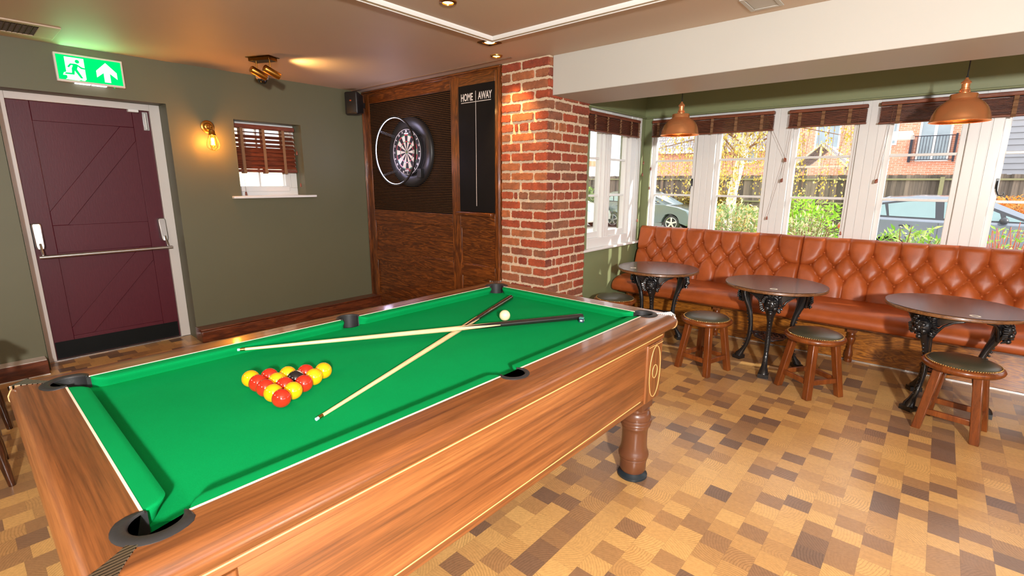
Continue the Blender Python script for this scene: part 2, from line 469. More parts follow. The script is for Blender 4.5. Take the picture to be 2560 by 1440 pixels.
# boxed skirtings
bm = nb(); box(bm, -5.0, -4.89, -3.2, 0.345, 0, 0.112); o = struct('baseboard_left', bm, M_oakY, None, 0.004)
bm = nb(); box(bm, -5.0, -4.888, -3.2, 0.34, 0.112, 0.118); struct('trim_1', bm, paint('worn_white_paint', sr(196, 186, 178), 0.5, 0.25, 40, 0.3, 80), None, 0.001)
bm = nb(); box(bm, -5.0, -4.83, 1.352, 3.24, 0, 0.104); box(bm, -5.0, -4.845, 1.352, 3.24, 0.104, 0.118); struct('baseboard_far', bm, M_oakY, None, 0.006)
bm = nb(); box(bm, -4.89, -4.884, -3.2, 0.345, 0, 0.006); struct('trim_2', bm, M_white)
# beam
bm = nb(); box(bm, -2.43, 3.4, 3.29, 3.85, 2.10, CE+0.02); struct('trim_3', bm, M_cream, None, 0.004)
# ceiling bead by the dart panel
bm = nb(); box(bm, -5.0, -2.70, 3.105, 3.118, CE-0.006, CE+0.01); struct('trim_4', bm, paint('brown_bead', sr(132, 104, 84), 0.5))
# ceiling moulding
def moulding(name, path):
    bm = nb(); prof = [(0, 0), (0.0, -0.014), (0.014, -0.020), (0.024, -0.010), (0.034, -0.010), (0.040, -0.016), (0.052, -0.012), (0.058, -0.022), (0.070, -0.010), (0.074, 0)]
    rings = [[(p[0]+d[0]*a, p[1]+d[1]*a, CE+0.001+b) for a, b in prof] for p, d in path]
    loft(bm, rings); struct(name, bm, M_white, None, 0, 35)
moulding('trim_5', [((-2.513, -3.2), (1, 0)), ((-2.513, 2.685), (1, -1)), ((3.4, 2.685), (0, -1))])
# ------------------------------------------------ fire door
door = sroot('door_1')
def dbox(bm, x0, x1, y0, y1, z0, z1): box(bm, x0, x1, y0, y1, z0, z1)
bm = nb()
LX = -5.222
box(bm, LX-0.04, LX-0.010, 0.42, 1.287, 0.008, 2.005)            # recessed sheet
LY0, LY1, PY0, PY1 = 0.42, 1.287, 0.549, 1.168
for (y0, y1, z0, z1) in ((LY0, PY0, .008, 2.005), (PY1, LY1, .008, 2.005), (PY0, PY1, 1.864, 2.005), (PY0, PY1, 0.865, 1.080), (PY0, PY1, 0.008, 0.180)):
    box(bm, LX-0.012, LX, y0, y1, z0, z1)
def brace(bm, pts): prism(bm, pts, LX-0.012, LX-0.001, 'x')
brace(bm, [(PY0, 1.187), (1.073, 1.864), (PY1, 1.864), (PY1, 1.756), (0.643, 1.080), (PY0, 1.080)])
brace(bm, [(PY0, 0.250), (1.083, 0.865), (PY1, 0.865), (PY1, 0.742), (0.680, 0.180), (PY0, 0.180)])
build('leaf', bm, M_door, door, 0.003)
bm = nb(); box(bm, LX, LX+0.003, 0.427, 1.277, 0.012, 0.150); build('kickplate', bm, M_kick, door, 0.001)
bm = nb()
box(bm, -5.27, -5.195, 0.30, 0.42, 0, 2.075); box(bm, -5.27, -5.195, 1.287, 1.362, 0, 2.075); box(bm, -5.27, -5.195, 0.42, 1.287, 2.005, 2.075)
box(bm, -5.195, -5.0, 0.352, 0.3605, 0, 2.05)
build('door_frame', bm, M_greyw, door, 0.003)
bm = nb(); box(bm, -5.3, -5.195, 0.36, 1.362, -0.002, 0.006); build('threshold', bm, M_steel, door)
# panic bar
pb = bpy.data.objects.new('panic_bar', None); COL.objects.link(pb); pb.parent = door
for y in (0.453, 1.262):
    bm = nb()
    prof = [(-0.030, 0.93), (-0.022, 0.905), (0.022, 0.905), (0.030, 0.93), (0.033, 1.09), (0.024, 1.105), (-0.024, 1.105), (-0.033, 1.09)]
    A = [(LX, y+a, z) for a, z in prof]; B = [(LX+0.035+0.03*(1.1-z)/0.2, y+a*0.85, z) for a, z in prof]
    loft(bm, [A, B]); build('pivot_housing', bm, M_steel, pb, 0.006)
    bm = nb(); bar(bm, (LX+0.05, y, 0.945), (LX+0.105, y, 0.858), 0.034, 0.014, (0, 1, 0)); build('arm', bm, M_steel, pb, 0.004)
bm = nb(); tube(bm, [(LX+0.11, 0.430, 0.852), (LX+0.11, 1.290, 0.852)], 0.0135, 16); build('push_bar', bm, M_steel, pb, 0, 40)
bm = nb(); box(bm, -5.215, -5.165, 1.135, 1.205, 1.983, 2.006); build('door_contact', bm, M_white, door, 0.003)
bm = nb(); box(bm, LX, LX+0.012, 1.235, 1.275, 1.845, 1.995); tube(bm, [(LX+0.018, 1.255, 1.85), (LX+0.018, 1.255, 1.985)], 0.008, 10); build('closer', bm, M_steel, door, 0.002)

# ------------------------------------------------ small window in the left wall
win = sroot('window_1')
bm = nb()
box(bm, -5.27, -5.17, WY0, WY1, WZ0, WZ0+0.075); box(bm, -5.27, -5.17, WY0, WY1, WZ1-0.05, WZ1)
box(bm, -5.27, -5.17, WY0, WY0+0.05, WZ0+0.075, WZ1-0.05); box(bm, -5.27, -5.17, WY1-0.06, WY1, WZ0+0.075, WZ1-0.05)
box(bm, -5.25, -5.155, WY0+0.03, WY1-0.09, WZ0+0.04, WZ0+0.092)
box(bm, -5.25, -5.175, WY1-0.12, WY1-0.06, WZ0+0.07, WZ1)
build('window_frame', bm, M_white, win, 0.004)
bm = nb(); box(bm, -5.235, -5.205, 2.135, 2.153, WZ0+0.09, WZ1-0.05); box(bm, -5.235, -5.205, 2.375, 2.39, WZ0+0.09, WZ1-0.05); build('glazing_bar', bm, M_white, win, 0.002)
bm = nb(); box(bm, -5.222, -5.218, WY0+0.04, 2.39, WZ0+0.08, WZ1-0.04); build('pane', bm, M_glass, win)
bm = nb(); box(bm, -5.18, -4.955, 1.793, 2.602, 1.268, 1.290); build('window_sill', bm, M_white, win, 0.004)

# ------------------------------------------------ bay walls
BX = -2.50        # inner face of the bay's side wall
BY = 5.08         # inner face of the window wall
bm = nb()
box(bm, BX-0.25, BX, 3.60, 5.33, 0, 0.78); box(bm, BX-0.25, BX, 3.60, 5.33, 2.10, CE); box(bm, BX-0.25, BX, 3.60, 3.98, 0.78, 2.10)
box(bm, BX-0.25, BX-0.002, 5.0, 5.12, 0.78, 2.10)
struct('wall_bay', bm, M_greenB)
bm = nb()
box(bm, BX, 3.4, BY, BY+0.22, 0, 0.80); box(bm, BX, 3.4, BY-0.02, BY+0.22, 2.10, CE)
box(bm, BX-0.01, BX+0.075, BY-0.008, BY+0.10, 0.80, 2.10)
box(bm, BX-0.3, BX+0.02, BY+0.04, BY+0.24, 0, CE)
struct('wall_window', bm, M_greenB)
bm = nb(); box(bm, BX, 3.4, BY-0.035, BY-0.005, 2.092, 2.108); box(bm, BX-0.005, BX+0.022, 3.85, BY-0.03, 2.092, 2.108); struct('trim_6', bm, M_greenB, None, 0.006)
bm = nb(); box(bm, BX-0.2, BX+0.045, 3.83, 5.075, 0.784, 0.806); struct('trim_7', bm, M_white, None, 0.005)
bm = nb(); box(bm, BX+0.07, 3.4, BY-0.04, BY+0.12, 0.80, 0.825); struct('trim_8', bm, M_white, None, 0.004)

ZB, ZT = 0.955, 2.01
def window_unit(n, c, half, side=False, latch=None):
    """a casement: glass width 2*half about c; side=True when in the side wall (runs along y)"""
    r = sroot('window_%d' % n)
    def B(bm, a0, a1, d0, d1, z0, z1):
        if side: box(bm, BX-d1, BX-d0, a0, a1, z0, z1)
        else: box(bm, a0, a1, BY+d0, BY+d1, z0, z1)
    bm = nb(); s = 0.038
    B(bm, c-half-s, c-half, 0.045, 0.095, ZB-0.06, ZT+s); B(bm, c+half, c+half+s, 0.045, 0.095, ZB-0.06, ZT+s)
    B(bm, c-half, c+half, 0.045, 0.095, ZB-0.06, ZB); B(bm, c-half, c+half, 0.045, 0.095, ZT, ZT+s)
    build('sash', bm, M_white, r, 0.004)
    bm = nb()
    for z in (1.305, 1.658): B(bm, c-half, c+half, 0.052, 0.088, z-0.010, z+0.010)
    build('glazing_bar', bm, M_white, r, 0.003)
    bm = nb(); B(bm, c-half-0.004, c+half+0.004, 0.068, 0.072, ZB-0.004, ZT+0.004); build('pane', bm, M_glass, r)
    if latch is not None:
        x = c+latch*(half+0.012); bm = nb(); y = BY+0.045
        box(bm, x-0.008, x+0.008, y-0.007, y, 1.40, 1.475)
        tube(bm, [(x, y-0.012, 1.455), (x, y-0.020, 1.42), (x+latch*-0.004, y-0.022, 1.385), (x-latch*0.016, y-0.022, 1.355), (x-latch*0.034, y-0.022, 1.349), (x-latch*0.046, y-0.022, 1.362), (x-latch*0.040, y-0.022, 1.376), (x-latch*0.030, y-0.022, 1.370)], [.006, .006, .005, .0045, .004, .0035, .003, .003], 8)
        build('latch', bm, M_iron, r, 0, 40)
    return r
GC = [-2.183, -1.510, -0.842, -0.162, 0.515, 1.185, 1.86, 2.53]
LAT = {0: 1, 4: -1}
for i, c in enumerate(GC): window_unit(i+2, c, 0.206 if i else 0.200, latch=LAT.get(i))
window_unit(10, 4.60, 0.155, True); window_unit(11, 4.085, 0.155, True)
# boarded posts between the casements
k = 9
def post(a0, a1, side=False):
    global k
    bm = nb(); n = 3; wd = (a1-a0)/n; g = 0.0025
    def B(u0, u1, d0, d1):
        if side: box(bm, BX-d1, BX-d0, u0, u1, 0.80, 2.10)
        else: box(bm, u0, u1, BY+d0, BY+d1, 0.80, 2.10)
    for j in range(n): B(a0+j*wd+g, a0+(j+1)*wd-g, 0.018, 0.06)
    B(a0, a1, 0.024, 0.11)
    struct('trim_%d' % k, bm, M_white, None, 0.002); k += 1
post(-2.425, -2.421)
for i in range(len(GC)-1): post(GC[i]+0.244, GC[i+1]-0.244)
bm = nb(); box(bm, BX+0.07, -2.421, BY+0.01, BY+0.11, 0.80, 2.10); struct('trim_%d' % k, bm, M_white, None, 0.003); k += 1
post(4.278, 4.407, True)
bm = nb(); box(bm, BX-0.11, BX-0.01, 4.793, 4.90, 0.80, 2.10); box(bm, BX-0.09, BX-0.004, 4.90, 5.0, 0.80, 2.10); struct('trim_%d' % k, bm, M_white, None, 0.004); k += 1
bm = nb()
box(bm, BX+0.07, 3.4, BY+0.02, BY+0.11, 2.045, 2.10); box(bm, BX+0.07, 3.4, BY+0.02, BY+0.11, 0.80, 0.897)
box(bm, BX-0.11, BX-0.02, 3.9, 5.0, 2.045, 2.10); box(bm, BX-0.11, BX-0.012, 3.9, 5.0, 0.80, 0.897); box(bm, BX-0.11, BX-0.02, 3.86, 3.895, 0.8, 2.1)
struct('trim_%d' % k, bm, M_white, None, 0.003); k += 1
# ------------------------------------------------ brick pillar
PX0, PX1, PY_0, PY_1 = -2.925, -2.430, 3.240, 3.840
pil = sroot('brick_pillar'); tag(pil, 'exposed red brick pillar with cream mortar under the end of the beam', 'pillar'); del pil['kind']
rnd = random.Random(5)
bm = nb(); box(bm, PX0, PX1-0.009, PY_0+0.009, PY_1, 0, CE)
bmesh.ops.subdivide_edges(bm, edges=bm.edges[:], cuts=3, use_grid_fill=True)
build('mortar', bm, M_mortar, pil)
bm = nb(); CH = 0.0795; jt = 0.021
def ragged(w, h, step=0.011, amp=0.0036):
    pts = []
    n = max(2, int(w/step)); m = max(2, int(h/step))
    for i in range(n): pts.append((i/n*w, rnd.uniform(-amp, amp)))
    for i in range(m): pts.append((w+rnd.uniform(-amp, amp), i/m*h))
    for i in range(n): pts.append((w-i/n*w, h+rnd.uniform(-amp, amp)))
    for i in range(m): pts.append((rnd.uniform(-amp, amp), h-i/m*h))
    q = []
    for (x, z) in pts:          # round the corners
        dx = min(x, w-x); dz = min(z, h-z)
        if dx < 0.006 and dz < 0.006:
            x += 0.003 if x < w/2 else -0.003; z += 0.003 if z < h/2 else -0.003
        q.append((x, z))
    return q
def brick(face, a0, a1, z0, z1):
    w = a1-a0; h = z1-z0; P = ragged(w, h); pr = rnd.uniform(0.0, 0.006)
    cxx, czz = w/2, h/2
    def lvl(s, d):
        out = []
        for (x, z) in P:
            X = cxx+(x-cxx)*s; Z = czz+(z-czz)*s
            if face == 'f': out.append((a0+X, PY_0+0.012-d, z0+Z))
            else: out.append((PX1-0.012+d, a0+X, z0+Z))
        return out
    loft(bm, [lvl(1.0, 0.0), lvl(1.0, 0.006+pr), lvl(0.95, 0.011+pr)], True, False, True)
row = 0; z = CE-CH*31
while z < CE-0.01:
    z0 = max(0.0, z+jt/2+rnd.uniform(-.002, .002)); z1 = min(CE, z+CH-jt/2+rnd.uniform(-.002, .002))
    if z1-z0 > 0.02:
        sp = row % 7
        if row % 2 == 0: cuts = [PX0, PX0+0.215, PX1]; sc = [PY_0, PY_0+0.095, PY_0+0.335, PY_1]
        else: cuts = [PX0, PX0+0.105, PX0+0.355, PX1]; sc = [PY_0, PY_0+0.205, PY_0+0.435, PY_1]
        if sp == 3: cuts = [PX0, PX0+0.14, PX0+0.19, PX0+0.30, PX1]; sc = [PY_0, PY_0+0.10, PY_0+0.15, PY_0+0.26, PY_0+0.375, PY_0+0.48, PY_1]
        for i in range(len(cuts)-1):
            brick('f', cuts[i]+(0 if i == 0 else jt/2), cuts[i+1]-(0.001 if i == len(cuts)-2 else jt/2)+rnd.uniform(-.003, .001), z0, z1)
        for i in range(len(sc)-1):
            brick('s', sc[i]+(0.001 if i == 0 else jt/2), sc[i+1]-(0 if i == len(sc)-2 else jt/2)+rnd.uniform(-.003, .001), z0, z1)
    z += CH; row += 1
build('bricks', bm, M_brick, pil)
# ================================================ darts panel on the far wall
FY = 3.24
dp = thing('oak_panelling', 'tall dark oak panelling with ribbed carpet square, beside the brick pillar', 'wall panelling')
bm = nb(); box(bm, -5.0, -2.93, FY+0.022, FY+0.058, 0, CE-0.002); build('back_board', bm, M_oakX, dp)
SX = [(-4.975, -4.885), (-3.565, -3.452), (-3.003, -2.958)]
RZ = [(0, 0.12), (0.545, 0.655), (1.005, 1.121), (2.258, CE-0.022)]
for (a, b) in SX:
    bm = nb(); box(bm, a, b, FY, FY+0.022, 0, CE-0.02); build('stile', bm, M_oakZ, dp, 0.003)
for i, (a, b) in enumerate(RZ):
    bm = nb()
    for (x0, x1) in ((-4.885, -3.565), (-3.452, -3.003)):
        if i == 3: box(bm, x0, x1, FY+0.001, FY+0.022, a if x0 < -4 else a+0.01, b)
        elif i == 2: box(bm, x0, x1, FY+0.001, FY+0.022, a, b if x0 < -4 else b+0.03)
        else: box(bm, x0, x1, FY+0.001, FY+0.022, a, b)
    build('rail', bm, M_oakX, dp, 0.003)
bm = nb()
box(bm, -5.0, -2.93, FY-0.016, FY+0.02, CE-0.020, CE-0.003); box(bm, -5.0, -2.93, FY-0.008, FY+0.02, CE-0.036, CE-0.020)
build('cornice', bm, M_oakX, dp, 0.005)
for (x0, x1) in ((-5.0, -4.975), (-2.958, -2.931)):
    bm = nb(); box(bm, x0, x1, FY-0.014, FY+0.02, 0, CE-0.02); box(bm, x0+0.006, x1-0.006, FY-0.022, FY, 0, CE-0.02); build('edge_moulding', bm, M_oakZ, dp, 0.005)
bm = nb()   # bevelled slips round the lower panels
for (x0, x1) in ((-4.885, -3.565), (-3.452, -3.003)):
    for (z0, z1) in ((0.12, 0.545), (0.655, 1.005)):
        for zz in (z0, z1): box(bm, x0, x1, FY+0.010, FY+0.022, zz-0.007, zz+0.007)
        for xx in (x0, x1): box(bm, xx-0.007, xx+0.007, FY+0.010, FY+0.022, z0, z1)
build('panel_slips', bm, M_oakZ, dp, 0.003)
# ribbed carpet: real ribs
bm = nb(); P = []; zz = 1.121; nrib = 69; pit = (2.258-1.121)/nrib
for i in range(nrib):
    P += [(FY+0.017, zz+i*pit), (FY+0.011, zz+(i+0.25)*pit), (FY+0.009, zz+(i+0.5)*pit), (FY+0.011, zz+(i+0.75)*pit)]
P += [(FY+0.016, 2.258), (FY+0.022, 2.258), (FY+0.022, zz)]
prism(bm, P, -4.885, -3.565, 'z', lambda a, b, c: (c, a, b)); build('ribbed_carpet', bm, M_carpet, dp)

# scoreboard
sb = thing('darts_scoreboard', 'narrow black chalk scoreboard headed HOME and AWAY in white', 'scoreboard', (-3.228, FY, 1.714))
bm = nb(); box(bm, -0.224, 0.224, -0.004, 0.021, -0.556, 0.556); build('board', bm, M_board, sb, 0.002)
bm = nb(); box(bm, -0.0022, 0.0022, -0.0052, -0.004, -0.50, 0.50); box(bm, -0.185, 0.185, -0.0052, -0.004, 0.408, 0.413); build('printed_lines', bm, M_chalkw, sb)
TM = Matrix(((1, 0, 0, 0), (0, 0, -1, -0.0046), (0, 1, 0, 0), (0, 0, 0, 1)))
textmesh('heading', 'HOME', 0.088, Matrix.Translation((-0.112, 0, 0.452)) @ TM, M_chalkw, sb, sx=0.62, bold=0.0016)
textmesh('heading', 'AWAY', 0.088, Matrix.Translation((0.112, 0, 0.452)) @ TM, M_chalkw, sb, sx=0.62, bold=0.0016)
bm = nb(); box(bm, -0.245, 0.215, -0.045, 0.0, -0.590, -0.558); build('chalk_ledge', bm, M_oakX, sb, 0.006)

# dartboard
M_dk = paint('sisal_black', (0.013, 0.012, 0.013), 0.8, 0.2, 60)
M_cr = paint('sisal_cream', sr(214, 200, 184), 0.8, 0.06, 60)
M_rd = paint('sisal_red', sr(196, 26, 38), 0.8, 0.06, 60)
M_gn = paint('sisal_green', sr(20, 128, 70), 0.8, 0.06, 60)
BXc, BZc = -4.164, 1.723
db = thing('dartboard', 'round dartboard with red and green rings on the ribbed carpet panel', 'dartboard', (BXc, FY, BZc))
def yz_lathe(bm, prof, seg=64):
    """prof (radius, depth): axis towards -y"""
    lathe(bm, prof, seg, (0, 0, 0), Matrix(((1, 0, 0, 0), (0, 0, -1, 0), (0, 1, 0, 0), (0, 0, 0, 1))), cap=False)
bm = nb(); yz_lathe(bm, [(0.0, 0.02), (0.2255, 0.02), (0.2255, 0.058), (0.2235, 0.060), (0.0, 0.060)]); build('board_body', bm, M_dk, db, 0, 40)
rings = [(0.0065, 0.016), (0.016, 0.099), (0.099, 0.107), (0.107, 0.162), (0.162, 0.170)]
Yf = -0.0606
fb = nb()
def seg(bm, r0, r1, a0, a1, mi, n=4):
    vs0 = [bm.verts.new((r0*cos(a0+(a1-a0)*i/n), Yf, r0*sin(a0+(a1-a0)*i/n))) for i in range(n+1)]
    vs1 = [bm.verts.new((r1*cos(a0+(a1-a0)*i/n), Yf, r1*sin(a0+(a1-a0)*i/n))) for i in range(n+1)]
    for i in range(n):
        f = bm.faces.new((vs0[i], vs0[i+1], vs1[i+1], vs1[i])); f.material_index = mi
for i in range(20):
    a0 = pi/2-(i+0.5)*pi/10; a1 = a0+pi/10
    dark = i % 2 == 0
    for (r0, r1), kind in zip(rings[1:], ('s', 'r', 's', 'r')):
        seg(fb, r0, r1, a0, a1, (0 if dark else 1) if kind == 's' else (2 if dark else 3))
seg(fb, 0.0065, 0.016, 0, 2*pi, 3, 24); seg(fb, 0.0003, 0.0065, 0, 2*pi, 2, 16)
build('scoring_face', fb, [M_dk, M_cr, M_rd, M_gn], db)
bm = nb()
for r in (0.016, 0.099, 0.107, 0.162, 0.170):
    tube(bm, [(r*cos(2*pi*i/64), Yf, r*sin(2*pi*i/64)) for i in range(64)], 0.0006, 5, True)
for i in range(20):
    a = pi/2-(i+0.5)*pi/10; tube(bm, [(0.016*cos(a), Yf, 0.016*sin(a)), (0.170*cos(a), Yf, 0.170*sin(a))], 0.0006, 5)
build('spider_wire', bm, M_steel, db)
bm = nb(); r = 0.2215; tube(bm, [(r*cos(2*pi*i/64), Yf-0.002, r*sin(2*pi*i/64)) for i in range(64)], 0.0018, 6, True); build('number_ring', bm, M_chalkw, db)
for i, nmb in enumerate((20, 1, 18, 4, 13, 6, 10, 15, 2, 17, 3, 19, 7, 16, 8, 11, 14, 9, 12, 5)):
    a = pi/2-i*pi/10; rot = Matrix.Rotation(-(a-pi/2), 4, 'Y')
    textmesh('number', str(nmb), 0.030, rot @ Matrix.Translation((0, Yf-0.0006, 0.202)) @ Matrix(((1, 0, 0, 0), (0, 0, -1, 0), (0, 1, 0, 0), (0, 0, 0, 1))), M_chalkw, db, sx=0.8, bold=0.0006)
TX = Matrix(((1, 0, 0, 0), (0, 0, -1, 0), (0, 1, 0, 0), (0, 0, 0, 1)))
textmesh('maker_lettering', 'winmau', 0.022, Matrix.Translation((0, Yf-0.0004, 0.181)) @ TX, M_chalkw, db, bold=0.0012)
textmesh('maker_lettering', 'BLADE', 0.022, Matrix.Translation((-0.008, Yf-0.0004, -0.182)) @ TX, M_chalkw, db, sx=0.9, bold=0.0008)
textmesh('maker_lettering', '5', 0.026, Matrix.Translation((0.038, Yf-0.0004, -0.180)) @ TX, M_rd, db, bold=0.001)
# foam surround
sr_ = thing('dartboard_surround', 'thick black foam ring round the dartboard', 'surround', (BXc, FY, BZc))
bm = nb(); yz_lathe(bm, [(0.229, -0.004), (0.229, 0.030), (0.236, 0.038), (0.30, 0.036), (0.336, 0.030), (0.347, 0.018), (0.350, -0.004)], 72); build('foam_ring', bm, M_blackp, sr_, 0, 60)
# LED lighting ring
lr = thing('dartboard_light', 'slim black hoop with white LED strip, standing off the dartboard on arms', 'light', (BXc, FY, BZc))
bm = nb(); yz_lathe(bm, [(0.318, 0.200), (0.331, 0.200), (0.331, 0.216), (0.318, 0.216), (0.318, 0.200)], 96); build('hoop', bm, M_blackp, lr, 0, 40)
bm = nb()
for i in range(150):
    a = 2*pi*i/150
    M = Matrix.Rotation(-a, 4, 'Y') @ Matrix.Translation((0.3165, -0.208, 0))
    box(bm, -0.0016, 0.0012, -0.0035, 0.0035, -0.0042, 0.0042, M)
build('led_strip', bm, M_ledw, lr)
for a in (2.45, 3.95, 0.75, 5.45):
    bm = nb(); d = Vector((cos(a), 0, sin(a)))
    for off in (-0.010, 0, 0.010):
        t_ = Vector((-sin(a), 0, cos(a)))*off
        bar(bm, d*0.234+t_+Vector((0, -0.036, 0)), d*0.322+t_+Vector((0, -0.204, 0)), 0.005, 0.003)
    bar(bm, d*0.226+Vector((0, -0.030, 0)), d*0.240+Vector((0, -0.050, 0)), 0.032, 0.010); bar(bm, d*0.31+Vector((0, -0.185, 0)), d*0.323+Vector((0, -0.206, 0)), 0.034, 0.008)
    build('support_arm', bm, M_blackp, lr)
bm = nb(); tube(bm, [(0.235, -0.19, 0.215), (0.25, -0.12, 0.19), (0.26, -0.045, 0.13), (0.262, -0.04, 0.0), (0.245, -0.04, -0.10), (0.215, -0.045, -0.15)], 0.0025, 6); build('cable', bm, M_cord, lr)
bm = nb(); box(bm, 0.170, 0.225, -0.075, -0.036, -0.255, -0.165); build('switch_box', bm, M_blackp, lr, 0.004)
lamp('dartboard_light_glow', 'POINT', (BXc, FY-0.20, BZc+0.27), 1.4, (0.72, 0.66, 1.0), 0.05)
lamp('dartboard_light_glow', 'POINT', (BXc-0.25, FY-0.20, BZc-0.1), 1.4, (0.72, 0.66, 1.0), 0.05)
lamp('dartboard_light_glow', 'POINT', (BXc+0.22, FY-0.20, BZc-0.12), 1.0, (0.72, 0.66, 1.0), 0.05)

# loudspeaker in the corner
sp = thing('wall_speaker', 'small black loudspeaker mounted high in the corner beside the darts panel', 'speaker', (-4.90, 3.085, 2.243), R(-28))
bm = nb()
rings_ = []
for (y, s) in ((0.055, 0.80), (-0.03, 0.96), (-0.062, 1.0), (-0.074, 0.97), (-0.080, 0.88)):
    ring = []
    for (cx, cz) in ((1, 1), (-1, 1), (-1, -1), (1, -1)):
        for q in range(4):
            a = {(1, 1): 0, (-1, 1): pi/2, (-1, -1): pi, (1, -1): 3*pi/2}[(cx, cz)]+q*pi/6
            ring.append((s*(cx*0.058+0.020*cos(a)), y, s*(cz*0.097+0.020*sin(a))))
    rings_.append(ring)
loft(bm, rings_); bmesh.ops.rotate(bm, verts=bm.verts, cent=(0, 0, 0), matrix=Matrix.Rotation(R(50), 3, 'Z'))
build('cabinet', bm, M_blackp, sp, 0, 40)
bm = nb(); v = box(bm, -0.010, 0.010, -0.0825, -0.080, 0.018, 0.030); bmesh.ops.rotate(bm, verts=bm.verts, cent=(0, 0, 0), matrix=Matrix.Rotation(R(50), 3, 'Z'))
build('badge', bm, paint('badge_orange', sr(190, 84, 40), 0.4), sp)
bm = nb(); bar(bm, (-0.03, 0.03, 0), (-0.10, 0.10, 0), 0.03, 0.05); build('bracket', bm, M_blackp, sp)

# ================================================ emergency exit sign
es = thing('exit_sign', 'lit green running man exit sign above the maroon door', 'sign', (-5.0, 0, 0))
bm = nb(); box(bm, 0.0, 0.036, 0.697, 1.097, 2.134, 2.332); build('housing', bm, M_sign, es, 0.004)
def flat(name, pts, x, m):
    bm = nb(); prism(bm, pts, x, x+0.0006, 'x'); return build(name, bm, m, es)
flat('green_panel', [(0.709, 2.319), (1.084, 2.319), (1.084, 2.149), (0.709, 2.149)], 0.0362, M_exitg)
flat('doorway_symbol', [(0.755, 2.308), (0.864, 2.308), (0.864, 2.164), (0.853, 2.152), (0.833, 2.154), (0.841, 2.161), (0.819, 2.150), (0.746, 2.153), (0.757, 2.164), (0.755, 2.180), (0.734, 2.180), (0.741, 2.198), (0.755, 2.204)], 0.037, M_exitw)
flat('arrow_symbol', [(0.991, 2.302), (1.053, 2.238), (1.053, 2.190), (1.010, 2.227), (1.010, 2.161), (0.972, 2.161), (0.972, 2.227), (0.929, 2.190), (0.929, 2.238)], 0.037, M_exitw)
bm = nb()
prism(bm, [(0.825+0.0125*cos(2*pi*i/20), 2.283+0.0125*sin(2*pi*i/20)) for i in range(20)], 0.0378, 0.0384, 'x')
prism(bm, [(0.783, 2.264), (0.806, 2.266), (0.820, 2.265), (0.847, 2.246), (0.866, 2.243), (0.866, 2.234), (0.842, 2.235), (0.825, 2.250), (0.818, 2.229), (0.846, 2.169), (0.832, 2.169), (0.804, 2.218), (0.799, 2.189), (0.746, 2.188), (0.751, 2.198), (0.786, 2.200), (0.789, 2.232), (0.798, 2.254), (0.787, 2.254), (0.774, 2.235), (0.765, 2.241)], 0.0378, 0.0384, 'x')
build('running_figure', bm, M_exitg, es)
for y in (0.795, 0.892):
    bm = nb(); box(bm, 0.006, 0.034, y, y+0.088, 2.129, 2.134); build('down_light', bm, emis('sign_underlight', (0.85, 0.85, 1.0), 3.0), es)
bm = nb(); sphere(bm, (0.02, 1.03, 2.131), 0.004, 10, 6); build('charge_light', bm, M_exitg, es)
lamp('exit_sign_glow', 'AREA', (-4.955, 0.90, 2.24), 1.6, (0.25, 1.0, 0.42), 0.30, aim=(-4.0, 0.95, 2.6))

# ================================================ caged wall lamp
wl = thing('wall_lamp', 'brass wall lamp with glowing bulb in a wire cage beside the door', 'wall lamp', (-5.0, 1.655, 1.895))
MX = Matrix(((0, 0, 1, 0), (0, 1, 0, 0), (-1, 0, 0, 0), (0, 0, 0, 1)))
bm = nb(); lathe(bm, [(0.055, 0.0), (0.055, 0.006), (0.046, 0.012), (0.036, 0.012), (0.034, 0.020), (0.026, 0.026), (0.016, 0.027), (0.014, 0.040), (0.0, 0.042)], 32, (0, 0, 0), MX); build('backplate', bm, M_brass, wl, 0, 50)
bm = nb(); tube(bm, [(0.035, 0, 0), (0.075, 0, 0), (0.086, 0, -0.006), (0.088, 0, -0.030)], 0.006, 10); sphere(bm, (0.084, 0, 0), 0.010, 12, 8); build('arm', bm, M_brass, wl, 0, 60)
bm = nb(); lathe(bm, [(0.0, -0.028), (0.012, -0.029), (0.023, -0.036), (0.026, -0.066), (0.031, -0.070), (0.031, -0.077), (0.022, -0.079), (0.0, -0.079)], 24, (0.088, 0, 0)); build('lamp_holder', bm, M_brass, wl, 0, 50)
bm = nb()
cage = [(0.026, -0.075), (0.034, -0.10), (0.045, -0.13), (0.050, -0.155), (0.044, -0.180), (0.026, -0.197), (0.006, -0.203)]
for i in range(6):
    a = i*pi/3+0.3; tube(bm, [(0.088+r*cos(a), r*sin(a), z) for r, z in cage], 0.0016, 6)
tube(bm, [(0.088+0.007*cos(2*pi*i/12), 0.007*sin(2*pi*i/12), -0.203) for i in range(12)], 0.002, 6, True); build('cage', bm, M_gold, wl, 0, 60)
bm = nb(); lathe(bm, [(0.012, -0.079), (0.015, -0.095), (0.026, -0.125), (0.030, -0.145), (0.024, -0.168), (0.010, -0.180), (0.0, -0.182)], 24, (0.088, 0, 0))
gl = glassmat('bulb_glass', 0.1, (1.0, 0.86, 0.6)); build('bulb', bm, gl, wl, 0, 80)
bm = nb()
for i in range(4):
    a = i*pi/2; tube(bm, [(0.088+0.006*cos(a), 0.006*sin(a), -0.10), (0.088+0.012*cos(a+.4), 0.012*sin(a+.4), -0.158)], 0.0042, 6)
build('filament', bm, M_filament, wl)
lamp('wall_lamp_glow', 'POINT', (-4.90, 1.655, 1.765), 13, (1.0, 0.37, 0.04), 0.02)

